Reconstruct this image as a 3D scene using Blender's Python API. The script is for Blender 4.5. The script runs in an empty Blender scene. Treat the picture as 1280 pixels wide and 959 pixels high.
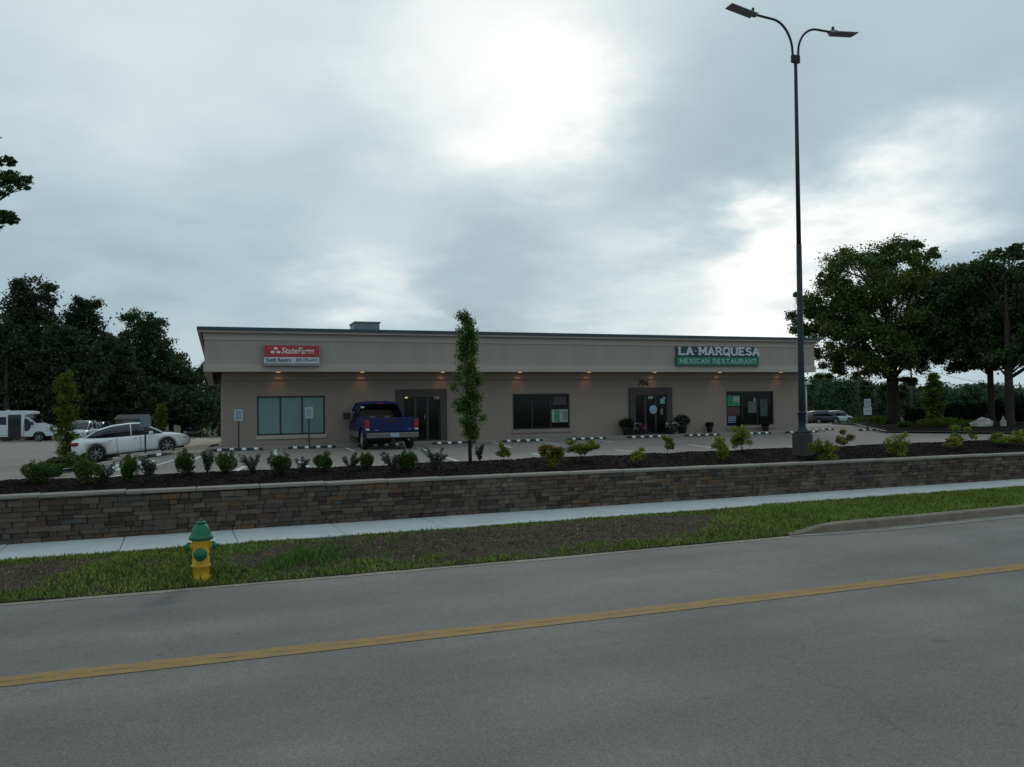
import bpy, bmesh, math, random
import numpy as np
from mathutils import Vector, Matrix, noise
R = math.radians
random.seed(7); rng = np.random.default_rng(7)
sc = bpy.context.scene
col = sc.collection
# ------------------------------------------------------------------ camera
CAM_H = 2.15; PITCH = R(1.599); ROLL = 0.015; FPX = 1000.0
cam_d = bpy.data.cameras.new("camera"); cam = bpy.data.objects.new("camera", cam_d); col.objects.link(cam)
cam_d.sensor_width = 36; cam_d.lens = 36 * FPX / 1280; cam_d.clip_start = .1; cam_d.clip_end = 6000
cam.matrix_world = Matrix.Translation((0, 0, CAM_H)) @ Matrix.Rotation(R(90) + PITCH, 4, 'X') @ Matrix.Rotation(-ROLL, 4, 'Z')
sc.camera = cam
# ------------------------------------------------------------------ exposure
sc.view_settings.view_transform = 'Standard'; sc.view_settings.look = 'None'
sc.view_settings.exposure = 0.0; sc.view_settings.gamma = 1.0; sc.view_settings.use_curve_mapping = False
sc.cycles.max_bounces = 8; sc.cycles.transparent_max_bounces = 12
SUN_EL, SUN_AZ = R(27), R(4)          # azimuth from +Y towards +X: the sun stands behind the clouds over the building

def ray(px, py):
    u, v = px - 640, 479.5 - py
    d = Vector((u, v, -FPX)).normalized()
    return cam.matrix_world.to_3x3() @ d
# ------------------------------------------------------------------ sky
w = bpy.data.worlds.new("World"); sc.world = w; w.use_nodes = True
nt = w.node_tree; nt.nodes.clear(); L = nt.links
def N(t, **k):
    n = nt.nodes.new(t)
    for a, b in k.items(): setattr(n, a, b)
    return n
def M(op, a, b=None, c=None, clamp=False):
    n = N('ShaderNodeMath', operation=op); n.use_clamp = clamp
    for i, x in enumerate((a, b, c)):
        if x is None: continue
        if isinstance(x, (int, float)): n.inputs[i].default_value = x
        else: L.new(x, n.inputs[i])
    return n.outputs[0]
tc = N('ShaderNodeTexCoord')
sky = N('ShaderNodeTexSky', sky_type='NISHITA'); sky.sun_disc = False
sky.sun_elevation = SUN_EL; sky.sun_rotation = SUN_AZ; sky.air_density = 1.0; sky.dust_density = 2.0
sep = N('ShaderNodeSeparateXYZ'); L.new(tc.outputs['Generated'], sep.inputs[0])
z = sep.outputs[2]
zc = M('ADD', M('MAXIMUM', z, 0.0), 0.22)
comb = N('ShaderNodeCombineXYZ')
L.new(M('DIVIDE', sep.outputs[0], zc), comb.inputs[0]); L.new(M('DIVIDE', sep.outputs[1], zc), comb.inputs[1])
n1 = N('ShaderNodeTexNoise'); n1.inputs['Scale'].default_value = .75; n1.inputs['Detail'].default_value = 5; n1.inputs['Roughness'].default_value = .5
n1.inputs['Distortion'].default_value = .35
L.new(comb.outputs[0], n1.inputs['Vector'])
n2 = N('ShaderNodeTexNoise'); n2.inputs['Scale'].default_value = 2.6; n2.inputs['Detail'].default_value = 6; n2.inputs['Roughness'].default_value = .55
L.new(comb.outputs[0], n2.inputs['Vector'])
# warped view direction so that the thin places in the cloud have ragged edges
wv = N('ShaderNodeVectorMath', operation='SUBTRACT'); L.new(n2.outputs['Color'], wv.inputs[0]); wv.inputs[1].default_value = (.5, .5, .5)
wv2 = N('ShaderNodeVectorMath', operation='SCALE'); L.new(wv.outputs[0], wv2.inputs[0]); wv2.inputs['Scale'].default_value = .23
wd = N('ShaderNodeVectorMath', operation='ADD'); L.new(tc.outputs['Generated'], wd.inputs[0]); L.new(wv2.outputs[0], wd.inputs[1])
def glow(px, py, rad, amp, power=1.5):
    d = N('ShaderNodeVectorMath', operation='DISTANCE'); L.new(wd.outputs[0], d.inputs[0]); d.inputs[1].default_value = ray(px, py)
    s = M('DIVIDE', d.outputs['Value'], rad)
    e = M('POWER', 2.71828, M('MULTIPLY', M('POWER', s, 2.0), -power))
    return M('MULTIPLY', e, amp)
thin = None
for g in ((705, 90, .075, .20), (640, 5, .22, .17), (740, 140, .07, .12), (660, 170, .09, .12), (560, 70, .2, .12), (590, 175, .13, .08), (1095, 262, .075, .32), (1175, 243, .075, .24), (1020, 285, .06, .20), (945, 293, .05, .20),
          (900, 375, .13, .26), (985, 365, .11, .30), (780, 385, .10, .10), (450, 362, .07, .20), (500, 360, .07, .08), (250, 60, .22, .14), (100, 30, .25, .06),
          (400, 200, .22, -.06), (850, 190, .14, -.13), (1060, 120, .22, -.10), (620, 330, .12, -.13), (130, 400, .22, -.13), (1270, 330, .10, -.08), (640, 250, .14, -.06),
          (560, 385, .05, -.08), (860, 300, .07, -.10), (230, 440, .08, .06), (1240, 60, .2, .02)):
    o = glow(*g); thin = o if thin is None else M('ADD', thin, o)
base = M('MULTIPLY_ADD', n1.outputs['Fac'], .36, .42)
base = M('ADD', base, M('MULTIPLY', M('SUBTRACT', n2.outputs['Fac'], .5), .10))
tot = M('ADD', base, thin)
ramp = N('ShaderNodeValToRGB'); L.new(tot, ramp.inputs[0])
cr = ramp.color_ramp; cr.elements[0].position = .22; cr.elements[0].color = (.20, .29, .35, 1)
cr.elements[1].position = 1.25 if False else 1.0; cr.elements[1].color = (1.06, 1.08, 1.08, 1)
for p, c in ((.36, (.29, .40, .465, 1)), (.50, (.385, .51, .57, 1)), (.62, (.50, .63, .675, 1)), (.74, (.65, .75, .78, 1)), (.88, (.86, .91, .91, 1))):
    e = cr.elements.new(p); e.color = c
skys = N('ShaderNodeVectorMath', operation='SCALE'); L.new(sky.outputs[0], skys.inputs[0]); skys.inputs['Scale'].default_value = .08
mx = N('ShaderNodeMixRGB'); mx.inputs[0].default_value = .97; L.new(skys.outputs[0], mx.inputs[1]); L.new(ramp.outputs[0], mx.inputs[2])
bg = N('ShaderNodeBackground'); bg.inputs['Strength'].default_value = 1.0; L.new(mx.outputs[0], bg.inputs[0])
wo = N('ShaderNodeOutputWorld'); L.new(bg.outputs[0], wo.inputs[0])
# ------------------------------------------------------------------ sun (behind cloud)
sd = bpy.data.lights.new("sun", 'SUN'); so = bpy.data.objects.new("sun", sd); col.objects.link(so)
sd.energy = .5; sd.angle = R(16); sd.color = (1, .95, .87)
sdir = Vector((math.sin(SUN_AZ) * math.cos(SUN_EL), math.cos(SUN_AZ) * math.cos(SUN_EL), math.sin(SUN_EL)))
so.rotation_euler = sdir.to_track_quat('Z', 'Y').to_euler(); so.location = (0, 0, 60)

# ------------------------------------------------------------------ materials
MATS = {}
def mat(name, c, rough=.8, metal=0., var=.0, vscale=8., bump=0., bscale=40., spec=.5, coat=0., emis=None, estr=1., trans=0., stretch=None, isl=0., fine=0., fscale=120.):
    if name in MATS: return MATS[name]
    m = bpy.data.materials.new(name); m.use_nodes = True; t = m.node_tree; b = t.nodes['Principled BSDF']
    b.inputs['Roughness'].default_value = rough; b.inputs['Metallic'].default_value = metal
    b.inputs['Specular IOR Level'].default_value = spec; b.inputs['Coat Weight'].default_value = coat
    b.inputs['Base Color'].default_value = (*c, 1)
    co = t.nodes.new('ShaderNodeTexCoord'); vec = co.outputs['Object']
    if stretch:
        mp = t.nodes.new('ShaderNodeMapping'); mp.inputs['Scale'].default_value = stretch[:3]; mp.inputs['Rotation'].default_value = (0, 0, stretch[3] if len(stretch) > 3 else 0)
        t.links.new(vec, mp.inputs[0]); vec = mp.outputs[0]
    cur = None
    def vary(fac, amt, cur):
        h = t.nodes.new('ShaderNodeHueSaturation')
        mr = t.nodes.new('ShaderNodeMapRange'); mr.inputs['To Min'].default_value = 1 - amt; mr.inputs['To Max'].default_value = 1 + amt
        mr.inputs['From Min'].default_value = .25; mr.inputs['From Max'].default_value = .75
        t.links.new(fac, mr.inputs['Value']); t.links.new(mr.outputs[0], h.inputs['Value'])
        if cur is None: h.inputs['Color'].default_value = (*c, 1)
        else: t.links.new(cur, h.inputs['Color'])
        return h.outputs[0]
    if var:
        n = t.nodes.new('ShaderNodeTexNoise'); n.inputs['Scale'].default_value = vscale; n.inputs['Detail'].default_value = 6; t.links.new(vec, n.inputs['Vector'])
        cur = vary(n.outputs['Fac'], var, cur)
    if fine:
        n = t.nodes.new('ShaderNodeTexNoise'); n.inputs['Scale'].default_value = fscale; n.inputs['Detail'].default_value = 3; t.links.new(co.outputs['Object'], n.inputs['Vector'])
        cur = vary(n.outputs['Fac'], fine, cur)
    if isl:
        g = t.nodes.new('ShaderNodeNewGeometry'); cur = vary(g.outputs['Random Per Island'], isl, cur)
    if cur is not None: t.links.new(cur, b.inputs['Base Color'])
    if bump:
        n = t.nodes.new('ShaderNodeTexNoise'); n.inputs['Scale'].default_value = bscale; n.inputs['Detail'].default_value = 6; t.links.new(co.outputs['Object'], n.inputs['Vector'])
        bp = t.nodes.new('ShaderNodeBump'); bp.inputs['Strength'].default_value = bump; bp.inputs['Distance'].default_value = .02
        t.links.new(n.outputs['Fac'], bp.inputs['Height']); t.links.new(bp.outputs[0], b.inputs['Normal'])
    if emis: b.inputs['Emission Color'].default_value = (*emis, 1); b.inputs['Emission Strength'].default_value = estr
    if trans:
        tr = t.nodes.new('ShaderNodeBsdfTranslucent'); mixs = t.nodes.new('ShaderNodeMixShader'); mixs.inputs[0].default_value = trans
        if cur is not None: t.links.new(cur, tr.inputs['Color'])
        else: tr.inputs['Color'].default_value = (*c, 1)
        t.links.new(b.outputs[0], mixs.inputs[1]); t.links.new(tr.outputs[0], mixs.inputs[2])
        t.links.new(mixs.outputs[0], t.nodes['Material Output'].inputs['Surface'])
    MATS[name] = m; return m
def leafmat(name, c, trans=.3, v=.45): return mat(name, c, rough=.75, spec=.08, isl=v, trans=trans, var=.25, vscale=.9)

def road_material():
    m = bpy.data.materials.new('asphalt_road'); m.use_nodes = True; t = m.node_tree; b = t.nodes['Principled BSDF']; k = t.links
    co = t.nodes.new('ShaderNodeTexCoord')
    mp = t.nodes.new('ShaderNodeMapping'); mp.inputs['Rotation'].default_value = (0, 0, R(-20.5)); k.new(co.outputs['Object'], mp.inputs[0])
    mp2 = t.nodes.new('ShaderNodeMapping'); mp2.inputs['Scale'].default_value = (.10, 1.0, 1); k.new(mp.outputs[0], mp2.inputs[0])
    def noi(v, s, d=5, r=.55):
        n = t.nodes.new('ShaderNodeTexNoise'); n.inputs['Scale'].default_value = s; n.inputs['Detail'].default_value = d; n.inputs['Roughness'].default_value = r
        k.new(v, n.inputs['Vector']); return n.outputs['Fac']
    def mth(op, a, b_):
        n = t.nodes.new('ShaderNodeMath'); n.operation = op
        for i, x in enumerate((a, b_)):
            if isinstance(x, (int, float)): n.inputs[i].default_value = x
            else: k.new(x, n.inputs[i])
        return n.outputs[0]
    def rng_(f, a, b_, lo, hi):
        n = t.nodes.new('ShaderNodeMapRange'); k.new(f, n.inputs['Value'])
        for nm, v in zip(('From Min', 'From Max', 'To Min', 'To Max'), (a, b_, lo, hi)): n.inputs[nm].default_value = v
        return n.outputs[0]
    v = rng_(noi(mp2.outputs[0], .9), .3, .7, .82, 1.16)
    v = mth('MULTIPLY', v, rng_(noi(mp.outputs[0], .55, 6), .3, .7, .84, 1.14))
    v = mth('MULTIPLY', v, rng_(noi(mp.outputs[0], 42, 3, .7), .3, .7, .78, 1.22))
    v = mth('MULTIPLY', v, rng_(noi(mp.outputs[0], 120, 2, .7), .3, .7, .68, 1.32))
    v = mth('MULTIPLY', v, rng_(noi(mp.outputs[0], 9, 5, .65), .3, .7, .93, 1.07))
    # dark oil drips and small patches
    v = mth('MULTIPLY', v, rng_(noi(mp.outputs[0], 1.9, 4, .6), .66, .76, 1.0, .62))
    # hairline cracks
    vo = t.nodes.new('ShaderNodeTexVoronoi'); vo.feature = 'DISTANCE_TO_EDGE'; vo.inputs['Scale'].default_value = .22
    wn = t.nodes.new('ShaderNodeTexNoise'); wn.inputs['Scale'].default_value = 1.3; wn.inputs['Detail'].default_value = 7; k.new(mp.outputs[0], wn.inputs['Vector'])
    va = t.nodes.new('ShaderNodeMixRGB'); va.blend_type = 'ADD'; va.inputs[0].default_value = 1.3; k.new(mp.outputs[0], va.inputs[1]); k.new(wn.outputs['Color'], va.inputs[2])
    k.new(va.outputs[0], vo.inputs['Vector'])
    v = mth('MULTIPLY', v, rng_(vo.outputs['Distance'], 0, .003, .78, 1.0))
    cm = t.nodes.new('ShaderNodeMixRGB'); cm.blend_type = 'MULTIPLY'; cm.inputs[0].default_value = 1; cm.inputs[1].default_value = (.170, .155, .143, 1); k.new(v, cm.inputs[2])
    k.new(cm.outputs[0], b.inputs['Base Color']); b.inputs['Roughness'].default_value = .82; b.inputs['Specular IOR Level'].default_value = .25
    bp = t.nodes.new('ShaderNodeBump'); bp.inputs['Strength'].default_value = .35; bp.inputs['Distance'].default_value = .01; k.new(noi(mp.outputs[0], 130, 3, .7), bp.inputs['Height'])
    k.new(bp.outputs[0], b.inputs['Normal'])
    return m
MR = road_material()
def wornpaint(name, c, under, thr=.47):
    """worn road paint: the paint has rubbed through to the asphalt in patches"""
    m = bpy.data.materials.new(name); m.use_nodes = True; t = m.node_tree; b = t.nodes['Principled BSDF']; k = t.links
    co = t.nodes.new('ShaderNodeTexCoord'); n = t.nodes.new('ShaderNodeTexNoise'); n.inputs['Scale'].default_value = 7; n.inputs['Detail'].default_value = 9; n.inputs['Roughness'].default_value = .75
    k.new(co.outputs['Object'], n.inputs['Vector'])
    r = t.nodes.new('ShaderNodeMapRange'); r.inputs['From Min'].default_value = thr - .12; r.inputs['From Max'].default_value = thr + .12; k.new(n.outputs['Fac'], r.inputs['Value'])
    x = t.nodes.new('ShaderNodeMixRGB'); x.inputs[1].default_value = (*under, 1); x.inputs[2].default_value = (*c, 1); k.new(r.outputs[0], x.inputs[0])
    k.new(x.outputs[0], b.inputs['Base Color']); b.inputs['Roughness'].default_value = .8; b.inputs['Specular IOR Level'].default_value = .25
    return m

# ------------------------------------------------------------------ mesh helpers
def tag(o, label=None, cat=None, group=None, kind=None):
    if label: o['label'] = label
    if cat: o['category'] = cat
    if group: o['group'] = group
    if kind: o['kind'] = kind
    return o
def empty(name, loc=(0, 0, 0), rz=0, label=None, cat=None, group=None, kind=None):
    o = bpy.data.objects.new(name, None); col.objects.link(o); o.location = loc; o.rotation_euler = (0, 0, rz); o.empty_display_size = .3
    return tag(o, label, cat, group, kind)
def link(name, me, parent=None, **k):
    o = bpy.data.objects.new(name, me); col.objects.link(o)
    if parent is not None: o.parent = parent
    return tag(o, **k)
def np_mesh(name, V, F, mats, smooth=False, mi=None):
    V = np.asarray(V, dtype=np.float32); F = np.asarray(F, dtype=np.int32)
    me = bpy.data.meshes.new(name); k = F.shape[1]
    me.vertices.add(len(V)); me.vertices.foreach_set('co', V.ravel())
    me.loops.add(F.size); me.loops.foreach_set('vertex_index', F.ravel())
    me.polygons.add(len(F)); me.polygons.foreach_set('loop_start', np.arange(0, F.size, k, dtype=np.int32)); me.polygons.foreach_set('loop_total', np.full(len(F), k, dtype=np.int32))
    if mi is not None: me.polygons.foreach_set('material_index', np.asarray(mi, dtype=np.int32))
    if smooth: me.polygons.foreach_set('use_smooth', np.ones(len(F), dtype=bool))
    for m in mats: me.materials.append(m)
    me.update(calc_edges=True); return me
class MB:
    def __init__(s): s.bm = bmesh.new(); s.mats = []; s.cur = 0
    def m(s, mt):
        if mt not in s.mats: s.mats.append(mt)
        s.cur = s.mats.index(mt); return s
    def _f(s, vs, smooth=False):
        try: f = s.bm.faces.new(vs)
        except ValueError: return None
        f.material_index = s.cur; f.smooth = smooth; return f
    def box(s, x0, x1, y0, y1, z0, z1, bev=0, T=None):
        P = [Vector((x, y, z)) for z in (z0, z1) for y in (y0, y1) for x in (x0, x1)]
        if T: P = [T @ p for p in P]
        v = [s.bm.verts.new(p) for p in P]; fs = []
        for q in ((0, 2, 3, 1), (4, 5, 7, 6), (0, 1, 5, 4), (2, 6, 7, 3), (0, 4, 6, 2), (1, 3, 7, 5)): fs.append(s._f([v[i] for i in q]))
        if bev:
            es = list({e for f in fs for e in f.edges})
            r = bmesh.ops.bevel(s.bm, geom=es, offset=bev, segments=1 if bev < .02 else 2, affect='EDGES', profile=.5, material=-1)
            for f in r['faces']: f.material_index = s.cur
        return s
    def tube(s, path, rad, n=8, cap=True, smooth=True):
        path = [Vector(p) for p in path]; rings = []
        rs = rad if isinstance(rad, (list, tuple)) else [rad] * len(path)
        up = None
        for i, p in enumerate(path):
            d = (path[min(i + 1, len(path) - 1)] - path[max(i - 1, 0)]).normalized()
            if up is None: up = Vector((0, 0, 1)) if abs(d.z) < .9 else Vector((1, 0, 0))
            a = d.cross(up).normalized(); b = a.cross(d).normalized(); up = b
            rings.append([s.bm.verts.new(p + (a * math.cos(2 * math.pi * j / n) + b * math.sin(2 * math.pi * j / n)) * rs[i]) for j in range(n)])
        for i in range(len(rings) - 1):
            for j in range(n): s._f([rings[i][j], rings[i][(j + 1) % n], rings[i + 1][(j + 1) % n], rings[i + 1][j]], smooth)
        if cap: s._f(rings[0][::-1]); s._f(rings[-1])
        return s
    def lathe(s, prof, n=20, c=(0, 0, 0), T=None, smooth=True):
        """prof: (radius, height) from bottom to top, round z; T turns it elsewhere"""
        T = T or Matrix.Identity(4); c = Vector(c); rings = []
        for r, h in prof: rings.append([s.bm.verts.new(T @ Vector((r * math.cos(2 * math.pi * j / n), r * math.sin(2 * math.pi * j / n), h)) + c) for j in range(n)])
        for i in range(len(rings) - 1):
            for j in range(n): s._f([rings[i][j], rings[i][(j + 1) % n], rings[i + 1][(j + 1) % n], rings[i + 1][j]], smooth)
        s._f(rings[0][::-1]); s._f(rings[-1]); return s
    def prism(s, poly, z0, z1, T=None, bev=0):
        """closed xy outline lifted from z0 to z1"""
        T = T or Matrix.Identity(4)
        a = [s.bm.verts.new(T @ Vector((x, y, z0))) for x, y in poly]; b = [s.bm.verts.new(T @ Vector((x, y, z1))) for x, y in poly]; k = len(poly)
        fs = [s._f(a[::-1]), s._f(b)] + [s._f([a[i], a[(i + 1) % k], b[(i + 1) % k], b[i]]) for i in range(k)]
        if bev:
            r = bmesh.ops.bevel(s.bm, geom=list({e for f in fs if f for e in f.edges}), offset=bev, segments=1, affect='EDGES', profile=.5)
            for f in r['faces']: f.material_index = s.cur
        return s
    def loft(s, rings, closed=True, smooth=True, mi=None, cap=True):
        vs = [[s.bm.verts.new(Vector(p)) for p in r] for r in rings]; k = len(vs[0])
        for i in range(len(vs) - 1):
            for j in range(k if closed else k - 1):
                f = s._f([vs[i][j], vs[i][(j + 1) % k], vs[i + 1][(j + 1) % k], vs[i + 1][j]], smooth)
                if f and mi: f.material_index = mi(i, j)
        if cap: s._f(vs[0][::-1], False); s._f(vs[-1], False)
        return s
    def grid(s, fn, us, vs, smooth=True):
        g = [[s.bm.verts.new(fn(u, v)) for u in us] for v in vs]
        for i in range(len(vs) - 1):
            for j in range(len(us) - 1): s._f([g[i][j], g[i][j + 1], g[i + 1][j + 1], g[i + 1][j]], smooth)
        return s
    def mesh(s, name, subsurf=0):
        bmesh.ops.recalc_face_normals(s.bm, faces=s.bm.faces) if not getattr(s, 'keep', False) else None
        me = bpy.data.meshes.new(name); s.bm.to_mesh(me); s.bm.free()
        for m in s.mats: me.materials.append(m)
        return me
    def build(s, name, mt=None, parent=None, **k):
        if mt: s.mats = s.mats or [mt]
        return link(name, s.mesh(name), parent, **k)
def bx(name, mt, parent, *a, bev=0, **k):
    b = MB().m(mt); b.box(*a, bev=bev); return b.build(name, None, parent, **k)
def children(o): return [c for c in bpy.data.objects if c.parent == o]
def copy_tree(o, parent=None):
    c = o.copy(); col.objects.link(c)
    if parent is not None: c.parent = parent
    for ch in list(o.children): copy_tree(ch, c)
    return c
def boolean_cut(me_obj, cutters):
    """cuts each cutter mesh out of an object and keeps only the result"""
    for cm in cutters:
        co = bpy.data.objects.new('cut', cm); col.objects.link(co); co.matrix_world = me_obj.matrix_world
        md = me_obj.modifiers.new('b', 'BOOLEAN'); md.operation = 'DIFFERENCE'; md.object = co; md.solver = 'EXACT'
        bpy.context.view_layer.update(); dg = bpy.context.evaluated_depsgraph_get()
        nm = bpy.data.meshes.new_from_object(me_obj.evaluated_get(dg)); me_obj.modifiers.clear(); me_obj.data = nm
        bpy.data.objects.remove(co)
def text_mesh(txt, size=1., depth=.01, offset=0., shear=0., align='CENTER', spacing=1.):
    cu = bpy.data.curves.new('t', 'FONT'); cu.body = txt; cu.size = size; cu.extrude = depth; cu.offset = offset; cu.shear = shear; cu.align_x = align; cu.align_y = 'CENTER'; cu.space_character = spacing
    cu.resolution_u = 3
    o = bpy.data.objects.new('t', cu); col.objects.link(o); bpy.context.view_layer.update()
    me = bpy.data.meshes.new_from_object(o.evaluated_get(bpy.context.evaluated_depsgraph_get())); bpy.data.objects.remove(o)
    return me
# ------------------------------------------------------------------ ground shape
def ss(t): t = min(1, max(0, t)); return t * t * (3 - 2 * t)
def lot(x, y): return .6 - .45 * ss((-12 - x) / 5.5) - .025 * (max(0, min(y, 210) - 50))
def curve(a, b, c, x0, x1):
    def f(x):
        xc = min(max(x, x0), x1); v = a * xc * xc + b * xc + c
        return v + (x - xc) * (2 * a * xc + b)
    return f
c_mid = curve(.00213, .35415, 7.92, -6, 9)
c_edge = curve(.0030, .372, 11.17, -7, 12)
c_swf = curve(0, .3828, 14.50, -9, 13)
c_swb = curve(0, .3745, 16.08, -9, 14)
c_crest = curve(-.0010, .3960, 19.35, -12, 17)
CAP = lambda x: .80 - .0055 * x if x < 8 else .756 - .003 * (x - 8)
def mulch_z(x, y):
    y0 = c_swb(x) + .30; y1 = c_crest(x); 
    if y < y1: t = (y - y0) / (y1 - y0); b = CAP(x) - .07 + (.86 - (CAP(x) - .07)) * ss(t * 1.1)
    else:
        t = (y - y1) / .9; b = .86 + (lot(x, y) - .1 - .86) * ss(t)
    return b
def hit(px, py, zf, y_max=400):
    """where the sight line through a pixel of the photograph meets the surface z = zf(x, y)"""
    d = ray(px, py); p = Vector((0, 0, CAM_H)); t = 2.; prev = 2.
    while t < y_max:
        q = p + d * t
        if q.z < zf(q.x, q.y):
            a, b = prev, t
            for _ in range(24):
                m_ = (a + b) / 2; q = p + d * m_
                if q.z < zf(q.x, q.y): b = m_
                else: a = m_
            return q
        prev = t; t += .15
    return q
def at(px, py, y):
    d = ray(px, py); return Vector((0, 0, CAM_H)) + d * (y / d.y)
def strip(name, fa, fb, zf, xs, nv, mt, parent=None, smooth=True, **k):
    V = []; n = len(xs)
    for j in range(nv):
        t = j / (nv - 1)
        for x in xs:
            y = fa(x) * (1 - t) + fb(x) * t; V.append((x, y, zf(x, y, t)))
    F = [(j * n + i, j * n + i + 1, (j + 1) * n + i + 1, (j + 1) * n + i) for j in range(nv - 1) for i in range(n - 1)]
    return link(name, np_mesh(name, V, F, [mt], smooth), parent, **k)
XS = [-40, -30, -20, -14] + list(np.linspace(-10, 16, 209)) + [20, 26, 34, 46, 60]
# ground: one sheet out to the horizon; it steps up under the stone wall
m_ground = mat('rough_grass_ground', (.045, .060, .022), .95, var=.4, vscale=.35, fine=.35, fscale=9, spec=.1)
gx = sorted(set([-900, -600, -400, -250, -160, -110, -80, -60] + [round(v, 2) for v in np.linspace(-45, 75, 49)] + [95, 120, 160, 220, 300, 420, 600, 900]))
gt = [-400, -200, -100, -50, -20, 0, .18, .2, 1.2, 2.5, 5, 9, 14, 20, 27, 35, 44, 54, 66, 80, 100, 125, 160, 220, 350, 700, 1300, 2600]
V = []
for t in gt:
    for x in gx:
        y = c_swb(x) + t
        V.append((x, y, -.06 if t < .19 else lot(x, y) - .14))
n = len(gx); F = [(j * n + i, j * n + i + 1, (j + 1) * n + i + 1, (j + 1) * n + i) for j in range(len(gt) - 1) for i in range(n - 1)]
link('ground', np_mesh('ground', V, F, [m_ground], True), kind='structure')
# road
strip('road', lambda x: c_mid(x) - 12, lambda x: c_edge(x) + .05, lambda x, y, t: -.004, XS, 9, MR, kind='structure')
m_conc_road = mat('weathered_gutter_concrete', (.26, .24, .21), .9, var=.25, vscale=3, fine=.2, spec=.2)
UND = (.165, .162, .155)
m_yel = wornpaint('worn_yellow_paint', (.30, .185, .060), (.20, .155, .095), .46)
m_wht = wornpaint('worn_white_paint', (.62, .64, .63), (.20, .195, .19), .40)
for off in (-.155, -.012):
    strip('centre_line', lambda x, o=off: c_mid(x) + o, lambda x, o=off: c_mid(x) + o + .138 + .02 * noise.noise(Vector((x * 5, o, 0))), lambda x, y, t: .001, XS, 2, m_yel, kind='structure')
# thin sandy gutter margin along the grass
m_sand = wornpaint('sandy_road_margin', (.30, .26, .20), (.18, .16, .14), .46)
XE = [x for x in np.linspace(-30, 4.4, 60)]
strip('gravel_margin', lambda x: c_edge(x) - .12 - .07 * noise.noise(Vector((x * .8, 0, 0))), lambda x: c_edge(x) + .03, lambda x, y, t: .0005, XE, 2, m_sand, kind='structure')
strip('gutter_pan', lambda x: c_edge(x) - .30 * ss((x - 4.3) / 1.5), lambda x: c_edge(x) + .02, lambda x, y, t: .002, list(np.linspace(4.3, 60, 60)), 2, m_conc_road, kind='structure')
# kerb (only along the right half), with its tapered nose
m_kerb = mat('old_kerb_concrete', (.20, .165, .135), .92, var=.25, vscale=2.5, bump=.3, bscale=25, fine=.15, spec=.2)
kb = MB().m(m_kerb); rings = []
for x in [4.45, 4.6, 4.8, 5.05, 5.4, 6, 7] + list(np.linspace(8, 60, 50)):
    h = .015 + .125 * ss((x - 4.45) / .85); y = c_edge(x) + .10 * (1 - ss((x - 4.45) / .9)); s_ = -.37
    rings.append([(x, y, -.05), (x, y, h - .02), (x - .01, y + .025, h), (x - .05, y + .16, h), (x - .06, y + .19, h - .02), (x - .06, y + .19, -.05)])
kb.loft(rings, smooth=False); kb.build('kerb', None, None, kind='structure')
# planting strip (verge)
def verge_z(x, y):
    t = (y - c_edge(x)) / max(.1, c_swf(x) - c_edge(x)); k = ss((x - 4.4) / 1.0)
    return (1 - k) * (.005 + .055 * math.sin(max(0, min(1, t)) * math.pi)) + k * (.125 + (.03 - .125) * t) + .012 * noise.noise(Vector((x * 2, y * 2, 0)))
m_soil = mat('bare_verge_soil', (.054, .040, .028), .95, var=.35, vscale=2.5, bump=.8, bscale=22, fine=.35, fscale=40, spec=.1)
strip('verge', lambda x: c_edge(x) + (.02 if x < 4.4 else .17), lambda x: c_swf(x) + .02, lambda x, y, t: verge_z(x, y), list(np.linspace(-30, 60, 361)), 14, m_soil, kind='structure')
# pavement: bed with separate slabs
m_slab = mat('new_pavement_concrete', (.47, .50, .50), .85, var=.10, vscale=1.2, fine=.06, fscale=60, spec=.25, bump=.12, bscale=60)
m_joint = mat('dark_joint', (.10, .10, .095), .95)
sw = strip('sidewalk', lambda x: c_swf(x) - .01, c_swb, lambda x, y, t: .018, XS, 2, m_joint, kind='structure')
x = -12.4
while x < 32:
    x2 = x + 1.6; b = MB().m(m_slab); g = .006; k1 = -.37
    def P(xx, f, o): return (xx - (.36 * (f(xx) - c_swf(xx))), f(xx - (.36 * (f(xx) - c_swf(xx)))) + o)
    pl = [P(x + g, c_swf, 0), P(x2 - g, c_swf, 0), P(x2 - g, c_swb, -.01), P(x + g, c_swb, -.01)]
    b.prism(pl, .0, .036 + random.uniform(-.003, .003), bev=.006); b.build('slab', None, sw); x = x2
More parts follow.
